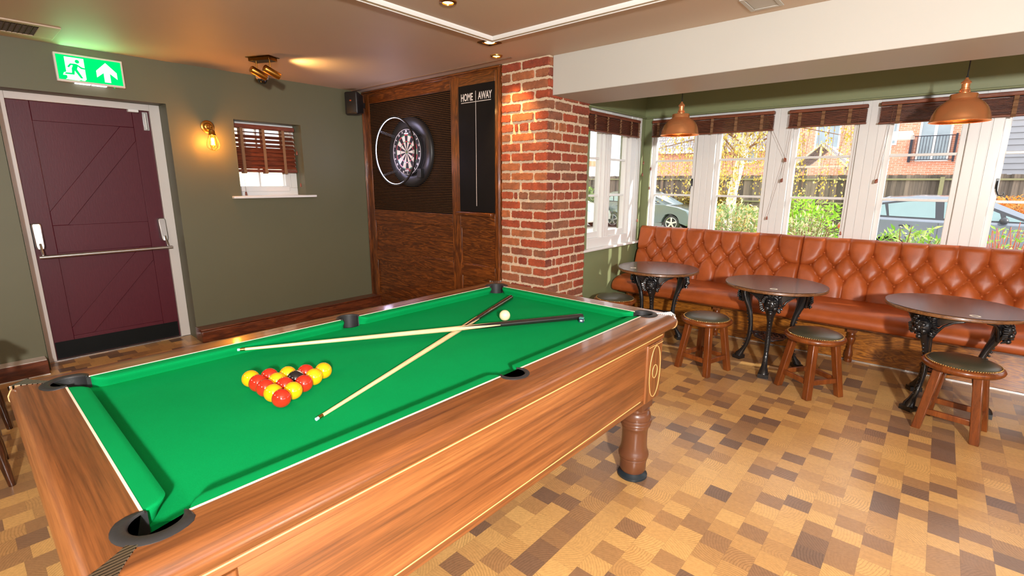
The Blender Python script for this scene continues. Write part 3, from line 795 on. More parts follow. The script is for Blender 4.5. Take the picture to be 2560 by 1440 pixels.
# ================================================ twin ceiling spotlight and dome camera
ts = thing('ceiling_spotlight', 'brass twin barrel spotlight on a ceiling plate near the door wall', 'spotlight', (-4.24, 1.86, CE), R(24))
bm = nb(); box(bm, -0.115, 0.115, -0.06, 0.06, -0.004, 0.0); box(bm, -0.10, 0.10, -0.045, 0.045, -0.030, -0.004); build('ceiling_plate', bm, M_brassd, ts, 0.002)
for s in (-1, 1):
    bm = nb(); tube(bm, [(s*0.065, 0.0, -0.03), (s*0.065, 0.0, -0.085)], 0.005, 10); build('stem', bm, M_brass, ts, 0, 60)
    hd = bpy.data.objects.new('spot_head', None); COL.objects.link(hd); hd.parent = ts
    d = Vector((0.30, 0.80, -0.33)).normalized(); zq = d.to_track_quat('Z', 'Y').to_matrix().to_4x4()
    Mh = Matrix.Translation((s*0.065, 0.0, -0.108)) @ zq
    bm = nb(); lathe(bm, [(0.0, -0.052), (0.024, -0.052), (0.0275, -0.048), (0.0275, 0.075), (0.025, 0.075), (0.024, 0.055), (0.0, 0.055)], 24, (0, 0, 0), Mh); build('barrel', bm, M_brass, hd, 0, 50)
    bm = nb(); lathe(bm, [(0.0, 0.056), (0.021, 0.056), (0.021, 0.058), (0.0, 0.058)], 20, (0, 0, 0), Mh); build('bulb', bm, M_warm, hd)
lamp('ceiling_spotlight_beam', 'SPOT', (-4.16, 2.02, 2.25), 11, (1.0, 0.58, 0.20), 0.03, aim=(-4.06, 2.45, 2.47), spot_size=R(110), spot_blend=0.9)
cd = thing('dome_camera', 'small white dome camera with dark glass at the ceiling edge', 'security camera', (-4.945, 2.150, CE))
bm = nb(); lathe(bm, [(0.052, 0.0), (0.056, -0.012), (0.052, -0.030), (0.044, -0.036), (0.0, -0.036)], 28); build('base', bm, M_sign, cd, 0, 50)
bm = nb(); lathe(bm, [(0.042, -0.034), (0.041, -0.048), (0.033, -0.064), (0.020, -0.074), (0.0, -0.078)], 28); build('dome', bm, paint('dark_glass', (0.006, 0.006, 0.008), 0.04, 0.1, 5, coat=1), cd, 0, 80)

# ================================================ recessed downlights, grille and hatch
def spotm(c, sq, label, e=0):
    t = thing('downlight', label, 'downlight', (c[0], c[1], CE), 0.0)
    bm = nb()
    if sq:
        for (x0, x1, y0, y1) in ((-.062, .062, -.062, -.040), (-.062, .062, .040, .062), (-.062, -.040, -.04, .04), (.040, .062, -.04, .04)): box(bm, x0, x1, y0, y1, -0.006, -0.0002)
        build('bezel', bm, M_brassd, t, 0.002)
    else:
        lathe(bm, [(0.030, -0.0002), (0.048, -0.0002), (0.047, -0.006), (0.032, -0.009), (0.030, -0.0002)], 32, cap=False); build('bezel', bm, M_brass, t, 0, 50)
    bm = nb(); lathe(bm, [(0.0, -0.001), (0.036 if sq else 0.030, -0.001), (0.030 if sq else 0.026, -0.004), (0.0, -0.005)], 24); build('bulb', bm, M_warm, t, 0, 60)
    bm = nb()
spotm((-2.555, 2.705), True, 'square bronze downlight lit warm at the corner of the ceiling moulding')
spotm((-2.768, 3.007), False, 'round brass downlight lit warm, nearest the brick pillar')
spotm((-2.185, 1.985), False, 'round downlight inside the ceiling moulding, cut by the top edge of the photo')
lamp('downlight_beam', 'SPOT', (-2.768, 3.005, 2.372), 46, (1.0, 0.56, 0.20), 0.03, aim=(-2.74, 3.30, 1.3), spot_size=R(78), spot_blend=0.8)
lamp('downlight_beam', 'SPOT', (-2.555, 2.705, 2.375), 12, (1.0, 0.62, 0.28), 0.03, aim=(-2.6, 2.8, 0), spot_size=R(80), spot_blend=0.8)
vg = thing('air_grille', 'long dark air grille in the ceiling above the door', 'vent', (-4.648, 0.19, CE))
bm = nb()
for (x0, x1, y0, y1) in ((-.195, -.150, -.5, .50), (.150, .195, -.5, .50), (-.15, .15, .40, .50), (-.15, .15, -.5, -.40)): box(bm, x0, x1, y0, y1, -0.010, -0.0002)
build('frame', bm, M_ceil, vg, 0.003)
bm = nb()
for i in range(12): x = -0.143+i*0.026; box(bm, x-0.003, x+0.003, -.40, .40, -0.006, -0.001)
for i in range(32): y = -0.4+i*0.0258; box(bm, -.15, .15, y-0.0015, y+0.0015, -0.008, -0.006)
build('mesh_bars', bm, paint('grille_brown', sr(88, 68, 50), 0.5), vg)
bm = nb(); box(bm, -.15, .15, -.40, .40, -0.0012, -0.0002); build('backing', bm, paint('grille_dark', sr(34, 26, 20), 0.8), vg)
hc = thing('ceiling_hatch', 'small cream square access hatch in the ceiling by the beam', 'hatch', (-0.885, 3.085, CE))
bm = nb()
for (x0, x1, y0, y1) in ((-.085, -.062, -.112, .112), (.062, .085, -.112, .112), (-.062, .062, .088, .112), (-.062, .062, -.112, -.088)): box(bm, x0, x1, y0, y1, -0.006, -0.0002)
build('frame', bm, M_cream, hc, 0.002)
bm = nb(); box(bm, -.060, .060, -.086, .086, -0.003, -0.0002); build('lid', bm, M_cream, hc, 0.001)
# ================================================ pool table
PTX, PTY = -1.452, 1.122
pt = thing('pool_table', 'walnut pool table with green baize and balls racked on it', 'pool table', (PTX, PTY, 0), -0.0054)
HA, HB = 0.48, 0.965          # inner edge of the wood
OA, OB = 0.602, 1.082         # outer edge of the rail
ZR, ZC = 0.830, 0.795
CPk = [(HA-0.012, HB-0.012), (-HA+0.012, HB-0.012), (-HA+0.012, -HB+0.012), (HA-0.012, -HB+0.012)]
PR = 0.050
def arc(c, r, a0, a1, n=10): return [(c[0]+r*cos(a0+(a1-a0)*i/n), c[1]+r*sin(a0+(a1-a0)*i/n)) for i in range(n+1)]
# slate bed with pocket cut-outs, covered in baize
al = 0.30
bed = []
def corner_cut(sx, sy):
    c = (sx*(HA-0.012), sy*(HB-0.012)); base = math.atan2(sy, sx)
    # arc on table side going from one edge to the other, bulging inwards
    return c, base
bedpts = []
order = [(1, -1), (1, 1), (-1, 1), (-1, -1)]
for i, (sx, sy) in enumerate(order):
    c, b = corner_cut(sx, sy)
    # inward facing arc: from angle b+pi-100deg to b+pi+100deg, traversed clockwise round the pocket
    bedpts += arc(c, PR-0.004, b+pi+R(95), b+pi-R(95), 12) if True else []
    if i == 0: bedpts += arc((HA+0.009, 0), PR-0.004, -pi/2-R(60), -pi/2-R(120)-R(0), 2)[:0]+[(HA+0.009-(PR-0.004)*cos(t), -(PR-0.004)*sin(t)) for t in [R(66)-R(132)*q/8 for q in range(9)]]
    if i == 2: bedpts += [(-HA-0.009+(PR-0.004)*cos(t), (PR-0.004)*sin(t)) for t in [R(66)-R(132)*q/8 for q in range(9)]]
bm = nb(); prism(bm, bedpts, ZC-0.03, ZC, 'z'); bmesh.ops.triangulate(bm, faces=[f for f in bm.faces if len(f.verts) > 4])
build('cloth_bed', bm, M_baize, pt)
# cushions
CW = 0.047
def cushion(p0, p1, inward, j0, j1):
    """p0->p1 along the wood; jaws j0, j1 = (setback, curve) at both ends"""
    p0 = Vector(p0); p1 = Vector(p1); n = Vector(inward); d = (p1-p0); L = d.length; d.normalize()
    def outline(wd, sb=0.0):
        pts = [p0+d*0]
        m = 8
        for q in range(m+1):
            t = q/m; pts.append(p0+d*(j0*(1-(1-t)**1.0)*0+j0*(t**1.6))+n*(wd*math.sin(t*pi/2)))
        for q in range(m+1):
            t = 1-q/m; pts.append(p1-d*(j1*(t**1.6))+n*(wd*math.sin(t*pi/2)))
        pts.append(p1)
        return pts
    bm = nb()
    lv = []
    for (z, wd) in ((ZC-0.002, CW-0.020), (ZC+0.014, CW-0.012), (ZC+0.026, CW-0.001), (ZC+0.031, CW), (ZR-0.001, CW-0.006), (ZR, CW-0.014), (ZR, 0.004)):
        lv.append([(p.x, p.y, z) for p in outline(wd)])
    loft(bm, lv, True, True, True)
    return build('cushion', bm, M_baize, pt, 0, 50)
g = 0.038
for sx in (1, -1):
    cushion((sx*HA, -HB+0.062), (sx*HA, -g), (-sx, 0), 0.045, 0.030)
    cushion((sx*HA, g), (sx*HA, HB-0.062), (-sx, 0), 0.030, 0.045)
for sy in (1, -1): cushion((-HA+0.062, sy*HB), (HA-0.062, sy*HB), (0, -sy), 0.045, 0.045)
# white strip between wood and cloth
bm = nb()
for sx in (1, -1):
    for (y0, y1) in ((-HB+0.060, -0.046), (0.046, HB-0.060)):
        box(bm, sx*HA-0.0025, sx*HA+0.0025, y0, y1, ZR-0.004, ZR+0.0012)
for sy in (1, -1): box(bm, -HA+0.060, HA-0.060, sy*HB-0.0025, sy*HB+0.0025, ZR-0.004, ZR+0.0012)
build('cloth_trim', bm, M_lineW, pt)
# rails: flat top (notched at the pockets) plus the rounded outer roll, split at the corner diagonals
RC = 0.062
def roll(bm, path):
    prof = [(-0.050, ZR), (-0.032, ZR), (-0.018, ZR-0.004), (-0.006, ZR-0.014), (0.0, ZR-0.028), (-0.001, ZR-0.044), (-0.009, ZR-0.057), (-0.024, ZR-0.065), (-0.050, ZR-0.066)]
    loft(bm, [[(p[0]+n[0]*o, p[1]+n[1]*o, z) for o, z in prof] for p, n in path])
def carc(sx, sy, a0, a1, n=7):
    c = (sx*(OA-RC), sy*(OB-RC)); out = []
    for i in range(n+1):
        a = a0+(a1-a0)*i/n; nn = (cos(a), sin(a)); out.append(((c[0]+RC*nn[0], c[1]+RC*nn[1]), nn))
    return out
W = OA-0.050; WB_ = OB-0.050
def side_rail(sx):
    bm = nb(); cy = HB-0.012; cx = HA-0.012; r = 0.052
    pts = [(W, -HB-0.075), (W, HB+0.075)]
    a = R(38)
    pts += [(cx+r*cos(t), cy+r*sin(t)) for t in [R(45)-i*R(121)/10 for i in range(11)]]
    pts += [(HA, HB-0.063)]
    pts += [(HA, 0.0495)]+[(HA+0.009-0.050*cos(t)*(-1), 0.050*sin(t)) for t in [R(98)-i*R(196)/12 for i in range(13)]]+[(HA, -0.0495)]
    pts += [(HA, -HB+0.063)]
    pts += [(cx+r*cos(t), -cy-r*sin(t)) for t in [R(-76)+i*R(121)/10 for i in range(11)]]
    pts = [(sx*x, y) for x, y in pts]
    prism(bm, pts, ZR-0.06, ZR, 'z'); bmesh.ops.triangulate(bm, faces=[f for f in bm.faces if len(f.verts) > 4])
    if sx > 0: path = carc(1, -1, -pi/4, 0)+carc(1, 1, 0, pi/4)
    else: path = carc(-1, 1, 3*pi/4, pi)+carc(-1, -1, pi, 5*pi/4)
    roll(bm, path); return build('side_rail', bm, M_walY, pt, 0, 35)
def end_rail(sy):
    bm = nb(); cy = HB-0.012; cx = HA-0.012; r = 0.052
    pts = [(-HA-0.075, WB_), (HA+0.075, WB_)]
    pts += [(cx+r*cos(t), cy+r*sin(t)) for t in [R(45)+i*R(121)/10 for i in range(11)]]
    pts += [(HA-0.063, HB), (-HA+0.063, HB)]
    pts += [(-cx+r*cos(t), cy+r*sin(t)) for t in [R(14)+i*R(121)/10 for i in range(11)]]
    pts = [(x, sy*y) for x, y in pts]
    prism(bm, pts, ZR-0.06, ZR, 'z'); bmesh.ops.triangulate(bm, faces=[f for f in bm.faces if len(f.verts) > 4])
    if sy > 0: path = carc(1, 1, pi/4, pi/2)+carc(-1, 1, pi/2, 3*pi/4)
    else: path = carc(-1, -1, 5*pi/4, 3*pi/2)+carc(1, -1, 3*pi/2, 7*pi/4)
    roll(bm, path); return build('end_rail', bm, M_walX, pt, 0, 35)
for s in (1, -1): side_rail(s); end_rail(s)
# pockets
def pocket_corner(sx, sy):
    c = Vector((sx*(HA-0.012), sy*(HB-0.012), 0)); b = math.atan2(sy, sx)
    bm = nb(); N = 20; prof = [(0.041, ZR-0.012), (0.042, ZR+0.001), (0.046, ZR+0.0045), (0.062, ZR+0.004), (0.068, ZR+0.001), (0.068, ZR-0.010)]
    rg = []
    for i in range(N+1):
        a = b+R(-122)+R(244)*i/N; e = abs(i/N-0.5)*2
        t = 1.0 if e < 0.75 else 1-(e-0.75)/0.25*0.8
        rg.append([(c.x+(0.041+(r-0.041)*t)*cos(a), c.y+(0.041+(r-0.041)*t)*sin(a), z) for r, z in prof])
    loft(bm, rg); 
    rg = []
    for i in range(N+1):
        a = b+R(-128)+R(256)*i/N; zt = ZR-0.001
        rg.append([(c.x+0.041*cos(a), c.y+0.041*sin(a), zt), (c.x+0.041*cos(a), c.y+0.041*sin(a), ZC-0.09), (c.x+0.0525*cos(a), c.y+0.0525*sin(a), ZC-0.09), (c.x+0.0525*cos(a), c.y+0.0525*sin(a), zt)])
    loft(bm, rg)
    lathe(bm, [(0.0, ZC-0.10), (0.046, ZC-0.10), (0.046, ZC-0.088), (0.0, ZC-0.088)], 24, (c.x, c.y, 0))
    build('pocket_liner', bm, M_black, pt, 0, 45)
def pocket_mid(sx):
    c = Vector((sx*(HA+0.009), 0, 0)); b = 0 if sx > 0 else pi
    bm = nb(); N = 16
    rg = []; rg2 = []
    for i in range(N+1):
        a = b+R(-112)+R(224)*i/N; e = abs(i/N-0.5)*2; t = 1.0 if e < 0.7 else 1-(e-0.7)/0.3*0.7
        rg.append([(c.x+(0.039+(r-0.039)*t)*cos(a), c.y+(0.039+(r-0.039)*t)*sin(a), z) for r, z in [(0.039, ZR-0.012), (0.040, ZR+0.001), (0.043, ZR+0.004), (0.052, ZR+0.0035), (0.056, ZR+0.001), (0.056, ZR-0.01)]])
        rg2.append([(c.x+0.039*cos(a), c.y+0.039*sin(a), ZR), (c.x+0.039*cos(a), c.y+0.039*sin(a), ZC-0.09), (c.x+0.049*cos(a), c.y+0.049*sin(a), ZC-0.09), (c.x+0.049*cos(a), c.y+0.049*sin(a), ZR)])
    loft(bm, rg); loft(bm, rg2)
    lathe(bm, [(0.0, ZC-0.10), (0.046, ZC-0.10), (0.046, ZC-0.088), (0.0, ZC-0.088)], 24, (c.x, c.y, 0))
    build('pocket_liner', bm, M_black, pt, 0, 45)
for sx, sy in order: pocket_corner(sx, sy)
pocket_mid(1); pocket_mid(-1)
# ribbed chrome corner castings
def m_rib():
    t = NT('ribbed_chrome'); v = t.coord(); sp = t.n('ShaderNodeSeparateXYZ'); t.l(v, sp.inputs[0])
    s = t.math('FRACT', t.math('DIVIDE', sp.outputs['X'], 0.0075))
    r = t.math('GREATER_THAN', s, 0.28)
    col = t.mix(r, (0.03, 0.03, 0.03), (0.74, 0.73, 0.70))
    return t.bsdf(col, 0.22, 1.0, t.bump(r, 0.001, 0.6))
M_rib = m_rib()
def casting(sx, sy):
    b = math.atan2(sy, sx); d = Vector((cos(b), sin(b))).normalized(); dd = Vector((sx, sy)).normalized(); nn = Vector((-dd.y, dd.x))
    c = Vector((sx*(HA-0.012), sy*(HB-0.012)))
    cc = Vector((sx*(OA-RC), sy*(OB-RC)))
    end = (cc-c).dot(dd)+RC-0.016
    bm = nb(); pts = []
    for (t, wd) in ((0.055, 0.010), (0.075, 0.011), (0.10, 0.015), (0.125, 0.021), (0.15, 0.029), (end, 0.036)): pts.append((c+dd*min(t, end)+nn*wd))
    for (t, wd) in ((end, 0.036), (0.15, 0.029), (0.125, 0.021), (0.10, 0.015), (0.075, 0.011), (0.055, 0.010)): pts.append((c+dd*min(t, end)-nn*wd))
    prism(bm, [(p.x, p.y) for p in pts], ZR-0.01, ZR+0.0022, 'z')
    build('corner_strip', bm, M_rib, pt, 0.0008)
    bm = nb(); a0 = math.atan2(sy, sx); prof = [(-0.020, ZR+0.0015), (-0.016, ZR-0.001), (-0.004, ZR-0.012), (0.0035, ZR-0.028), (0.003, ZR-0.044), (-0.006, ZR-0.060), (-0.024, ZR-0.069), (-0.03, ZR-0.066), (-0.03, ZR-0.01)]
    rg = []
    for i in range(13):
        a = a0+R(-33)+R(66)*i/12; n2 = (cos(a), sin(a)); rg.append([(cc.x+(RC+o)*n2[0], cc.y+(RC+o)*n2[1], z) for o, z in prof])
    loft(bm, rg); build('corner_cap', bm, M_chrome, pt, 0, 60)
for sx, sy in order: casting(sx, sy)
# cabinet
BA, BB = 0.552, 1.020
for (x0, x1, y0, y1) in ((BA-0.03, BA, -BB, BB), (-BA, -BA+0.03, -BB, BB)):
    bm = nb(); box(bm, x0, x1, y0, y1, 0.716, 0.770); build('side_apron', bm, M_walY, pt, 0.003)
for (x0, x1, y0, y1) in ((-BA+0.03, BA-0.03, BB-0.03, BB), (-BA+0.03, BA-0.03, -BB, -BB+0.03)):
    bm = nb(); box(bm, x0, x1, y0, y1, 0.716, 0.770); build('end_apron', bm, M_walX, pt, 0.003)
A2, B2 = BA-0.010, BB-0.010
for sx in (1, -1):
    bm = nb(); x0, x1 = sorted((sx*A2, sx*(A2-0.02))); box(bm, x0, x1, -B2, B2, 0.422, 0.712); build('side_panel', bm, M_walY, pt, 0.003)
for sy in (1, -1):
    bm = nb(); y0, y1 = sorted((sy*B2, sy*(B2-0.02))); box(bm, -A2+0.02, A2-0.02, y0, y1, 0.422, 0.712); build('end_panel', bm, M_walX, pt, 0.003)
bm = nb(); box(bm, -A2+0.02, A2-0.02, -B2+0.02, B2-0.02, 0.44, 0.460); build('underside', bm, M_walX, pt)
bm = nb()
for sx in (1, -1):
    for (x, z, yy) in ((BA, 0.737, BB-0.02), (A2, 0.452, 0.83)):
        xx = sorted((sx*(x+0.0008), sx*(x-0.002))); box(bm, xx[0], xx[1], -yy, yy, z-0.0018, z+0.0018)
for sy in (1, -1):
    for (y, z, xx) in ((BB, 0.737, BA-0.02), (B2, 0.452, 0.37)):
        yy = sorted((sy*(y+0.0008), sy*(y-0.002))); box(bm, -xx, xx, yy[0], yy[1], z-0.0018, z+0.0018)
build('inlay_lines', bm, M_inlay, pt)
# corner blocks with oval inlays
for sx, sy in order:
    bm = nb(); L = 0.162; t = 0.010
    P = [(A2-0.03, BB-L), (A2+t-0.006, BB-L), (A2+t, BB-L+0.006)]+[(A2+t-0.022+0.022*cos(a), BB-0.022+0.022*sin(a)) for a in [i*pi/12 for i in range(7)]]+[(A2+t-L+0.006, BB), (A2+t-L, BB-0.006), (A2+t-L, B2-0.03), (A2-0.03, B2-0.03)]
    P = [(sx*x, sy*y) for x, y in P]
    prism(bm, P, 0.432, 0.712, 'z'); build('corner_block', bm, M_walZ, pt, 0.002)
    bm = nb()
    for (ra, rb, z0) in ((0.055, 0.125, 0.572), (0.024, 0.032, 0.572)):
        cy = BB-L/2
        tube(bm, [(sx*(A2+t+0.0004), sy*(cy+ra*cos(2*pi*i/36)), z0+rb*sin(2*pi*i/36)) for i in range(36)], 0.0015, 5, True)
        cx = A2+t-L/2
        tube(bm, [(sx*(cx+ra*cos(2*pi*i/36)), sy*(BB+0.0004), z0+rb*sin(2*pi*i/36)) for i in range(36)], 0.0015, 5, True)
    box(bm, *sorted((sx*(A2+t+0.0006), sx*(A2+t-0.001))), *sorted((sy*(BB-L+0.01), sy*(BB-0.012))), 0.7005, 0.7030)
    build('oval_inlay', bm, M_inlay, pt)
for y in (1.912, 1.302, 0.968, 0.359):
    bm = nb(); box(bm, BA-0.002, BA+0.010, y-PTY-0.017, y-PTY+0.017, 0.758, 0.765); build('catch_plate', bm, M_steel, pt, 0.001)
M_legp = paint('brown_leg_paint', sr(98, 58, 36), 0.34, 0.06, 20, 0.1, 60, 0.3)
M_foot = paint('rubber_foot', sr(30, 40, 46), 0.4, 0.1, 20, 0.1, 60)
for sx, sy in order:
    c = (sx*0.472, sy*0.938, 0)
    bm = nb(); prof = [(0.0, 0.034), (0.057, 0.034), (0.063, 0.046), (0.064, 0.088), (0.0635, 0.098), (0.0675, 0.101), (0.0675, 0.108), (0.0665, 0.110), (0.072, 0.116), (0.0735, 0.126), (0.072, 0.136), (0.067, 0.147), (0.0635, 0.160), (0.0615, 0.180), (0.0605, 0.215), (0.061, 0.250), (0.063, 0.268), (0.066, 0.272), (0.0665, 0.278), (0.0655, 0.280), (0.072, 0.284), (0.0735, 0.291), (0.072, 0.297), (0.070, 0.299), (0.0765, 0.303), (0.077, 0.310), (0.0745, 0.316), (0.071, 0.318), (0.0715, 0.330), (0.069, 0.344), (0.063, 0.355), (0.057, 0.359), (0.057, 0.362), (0.063, 0.366), (0.063, 0.373), (0.052, 0.378)]
    lathe(bm, prof, 40, c); box(bm, c[0]-0.055, c[0]+0.055, c[1]-0.055, c[1]+0.055, 0.374, 0.445)
    lg = build('leg', bm, M_legp, pt, 0, 32)
    bm = nb(); lathe(bm, [(0.0, 0.0), (0.066, 0.0), (0.072, 0.006), (0.072, 0.016), (0.060, 0.024), (0.050, 0.034), (0.0, 0.034)], 40, c); build('levelling_foot', bm, M_foot, lg, 0, 40)

# ================================================ balls
BR = 0.0266
def m_ball(name, c): 
    t = NT(name); v = t.coord(); n = t.noise(v, 60, 2); return t.bsdf(t.mix(n, tuple(x*0.97 for x in c), c), 0.12, 0, None, 0.6, 0.03)
MB_ = {'R': m_ball('red_ball', sr(188, 40, 22)), 'Y': m_ball('yellow_ball', sr(228, 168, 12)), 'K': m_ball('black_ball', (0.008, 0.008, 0.010)), 'W': m_ball('cue_ball_white', sr(226, 212, 168))}
A0 = Vector((-1.348, 0.553)); U = Vector((-1, 0.004)).normalized()*(BR*2+0.0004); V = Vector((-0.5, 0.866))*(BR*2+0.0004)
layout = ['RYRRY', 'YRYR', 'RKY', 'YR', 'Y']
lab = {
 (0, 0): 'red pool ball at the corner of the triangle nearest the camera', (0, 1): 'yellow pool ball on the near edge, touching the front red corner ball',
 (0, 2): 'red pool ball in the middle of the near edge of the triangle', (0, 3): 'red pool ball on the near edge next to the left yellow corner',
 (0, 4): 'yellow pool ball at the left corner of the triangle',
 (1, 0): 'yellow pool ball on the right edge, just behind the front red corner ball', (1, 1): 'red pool ball inside the triangle, directly in front of the black',
 (1, 2): 'yellow pool ball inside the triangle, to the left of the black', (1, 3): 'red pool ball on the far edge, beside the left yellow corner ball',
 (2, 0): 'red pool ball in the middle of the right edge, touching the black', (2, 2): 'yellow pool ball on the far edge behind the black',
 (3, 0): 'yellow pool ball on the right edge next to the far corner', (3, 1): 'red pool ball on the far edge next to the far yellow corner',
 (4, 0): 'yellow pool ball at the far right corner of the triangle'}
for r_, row_ in enumerate(layout):
    for c_, ch in enumerate(row_):
        p = A0+U*c_+V*r_
        if ch == 'K':
            t = thing('black_ball', 'black pool ball with a white spot inside the triangle', 'pool ball', (p.x, p.y, ZC+BR), 0.6, 'racked pool balls')
            bm = nb(); sphere(bm, (0, 0, 0), BR, 32, 18); build('ball_body', bm, MB_['K'], t, 0, 180)
            bm = nb(); a = R(28); Mr = Matrix.Rotation(R(-35), 4, 'X') @ Matrix.Rotation(R(20), 4, 'Y')
            lathe(bm, [(0.0, BR+0.0002)]+[((BR+0.0002)*sin(a*i/5), (BR+0.0002)*cos(a*i/5)) for i in range(1, 6)], 24, (0, 0, 0), Mr, cap=False); build('number_spot', bm, M_lineW, t, 0, 180)
        else:
            bm = nb(); sphere(bm, (0, 0, 0), BR, 32, 18)
            o = build('red_ball' if ch == 'R' else 'yellow_ball', bm, MB_[ch], None, 0, 180, loc=(p.x, p.y, ZC+BR)); tag(o, lab[(r_, c_)], 'pool ball', 'racked pool balls')
bm = nb(); sphere(bm, (0, 0, 0), BR*0.97, 32, 18); o = build('cue_ball', bm, MB_['W'], None, 0, 180, loc=(-1.465, 1.646, ZC+BR*0.97)); tag(o, 'cream cue ball lying between the two crossed cues', 'pool ball')

# ================================================ cues
M_ash = wood('pale_ash', sr(214, 178, 130), sr(232, 200, 152), sr(240, 214, 172), 'x', 1.0, 0.25, 0.4, 18, 0.6, 0.05)
M_ebony = wood('ebony_butt', sr(18, 8, 8), sr(34, 15, 13), sr(52, 24, 20), 'x', 1.0, 0.16, 0.7, 14, 0.8, 0.05)
M_ebonyb = paint('black_butt', (0.012, 0.010, 0.010), 0.25, 0.2, 20, coat=0.6)
def cue(label, tip, butt, mb, bumper):
    tip = Vector(tip); butt = Vector(butt); d = butt-tip; L = d.length; d.normalize()
    t = bpy.data.objects.new('pool_cue', None); COL.objects.link(t); t.location = tip
    t.rotation_euler = d.to_track_quat('X', 'Z').to_euler(); t.empty_display_size = 0.05; tag(t, label, 'pool cue', 'cues crossed on the table')
    MXc = Matrix(((0, 0, 1, 0), (0, 1, 0, 0), (-1, 0, 0, 0), (0, 0, 0, 1)))
    def rad(s): return 0.0046+(0.0142-0.0046)*(s/L)**0.92
    def seg_(name, s0, s1, m, n=8, ex=0.0):
        bm = nb(); lathe(bm, [(rad(s0+(s1-s0)*i/n)+ex, s0+(s1-s0)*i/n) for i in range(n+1)], 24, (0, 0, 0), MXc); return build(name, bm, m, t, 0, 50)
    seg_('tip', 0.0, 0.008, paint('cue_tip', sr(150, 190, 196), 0.8), 2); seg_('ferrule', 0.008, 0.024, M_brass, 2, 0.0002)
    seg_('shaft', 0.024, L*0.70, M_ash, 12); seg_('butt', L*0.70, L-0.006, mb, 8)
    seg_('bumper', L-0.006, L, M_blackp, 2, -0.001)
    # splice points running up the shaft
    for q in range(4):
        a0 = pi/2*q+pi/4*0.9; bm = nb(); rg = []
        for i in range(9):
            s = L*0.70-0.20*(i/8); h = R(38)*(1-i/8)+0.01
            rg.append([(s, (rad(s)+0.0003)*cos(a0+h*k_/4), (rad(s)+0.0003)*sin(a0+h*k_/4)) for k_ in range(-4, 5)])
        loft(bm, rg, close=False); build('splice_point', bm, mb, t, 0, 60)
    return t
cue('pool cue with black butt, its tip pointing at the left rail, lying on top', (-1.78, 0.598, 0.854), (-1.205, 1.905, ZC+0.0155), M_ebonyb, 0)
cue('pool cue with dark brown butt, its tip pointing towards the near right rail, lying underneath', (-1.193, 0.574, ZC+0.0056), (-1.712, 1.975, ZC+0.0155), M_ebony, 0)
ck = thing('chalk_cube', 'small blue green chalk cube beside the black cue butt', 'chalk', (-1.184, 1.868, ZC), 0.4)
bm = nb(); box(bm, -0.011, 0.011, -0.011, 0.011, 0, 0.019); build('paper_wrap', bm, paint('chalk_label', sr(16, 44, 62), 0.6), ck, 0.001)
bm = nb(); box(bm, -0.011, 0.011, -0.011, 0.011, 0.019, 0.0225); build('chalk_top', bm, paint('chalk_face', sr(74, 150, 142), 0.9), ck, 0.001)
bm = nb()
for (ax, sgn) in ((0, 1), (0, -1), (1, 1), (1, -1)):
    if ax == 0: box(bm, sgn*0.0111, sgn*0.0114, -0.005, 0.005, 0.006, 0.013)
    else: box(bm, -0.005, 0.005, sgn*0.0111, sgn*0.0114, 0.006, 0.013)
build('printed_mark', bm, M_chalkw, ck)
# ================================================ buttoned leather banquette
bq = thing('banquette', 'long tan leather banquette with deep buttoned back under the bay windows', 'banquette', (0, 0, 0))
SEC = [(-2.455, -0.878), (-0.878, 0.699), (0.699, 2.276)]
ZT_, ZS_ = 0.974, 0.470
def back_y(z):            # leaning back plane
    return 4.885+(z-0.47)*(5.015-4.885)/(0.50)
PITB = 0.1725
RZB = (0.840, 0.727, 0.619)
def crease_field(x, z, x0, x1):
    """distance to the nearest pleat, distance to the nearest button"""
    u = (x-x0-0.087)/PITB           # row 2 buttons at integer u
    nb_ = int(round((x1-x0-0.174)/PITB))
    best = 9; bb = 9
    k0 = int(math.floor(u))
    def segd(px, pz, ax, az, bx, bz):
        dx, dz = bx-ax, bz-az; t = ((px-ax)*dx+(pz-az)*dz)/(dx*dx+dz*dz); t = max(0, min(1, t))
        return math.hypot(px-ax-t*dx, pz-az-t*dz)
    for k in (k0-1, k0, k0+1, k0+2):
        X2 = k*PITB; X1 = (k+0.5)*PITB
        px = u*PITB
        if 0 <= k <= nb_:
            bb = min(bb, math.hypot(px-X2, z-RZB[1]))
        if 0 <= k < nb_:
            bb = min(bb, math.hypot(px-X1, z-RZB[0]), math.hypot(px-X1, z-RZB[2]))
            best = min(best, segd(px, z, X1, RZB[0], X1, 1.2), segd(px, z, X1, RZB[2], X1, 0.2))
            for (xa) in (X2, X2+PITB):
                best = min(best, segd(px, z, X1, RZB[0], xa, RZB[1]), segd(px, z, X1, RZB[2], xa, RZB[1]))
    # ends: the outer row-2 buttons are joined to the section edge
    best = min(best, segd(x, z, x0, RZB[1]-0.002, x0+0.087, RZB[1]), segd(x, z, x1, RZB[1]-0.002, x1-0.087, RZB[1]))
    return best, bb
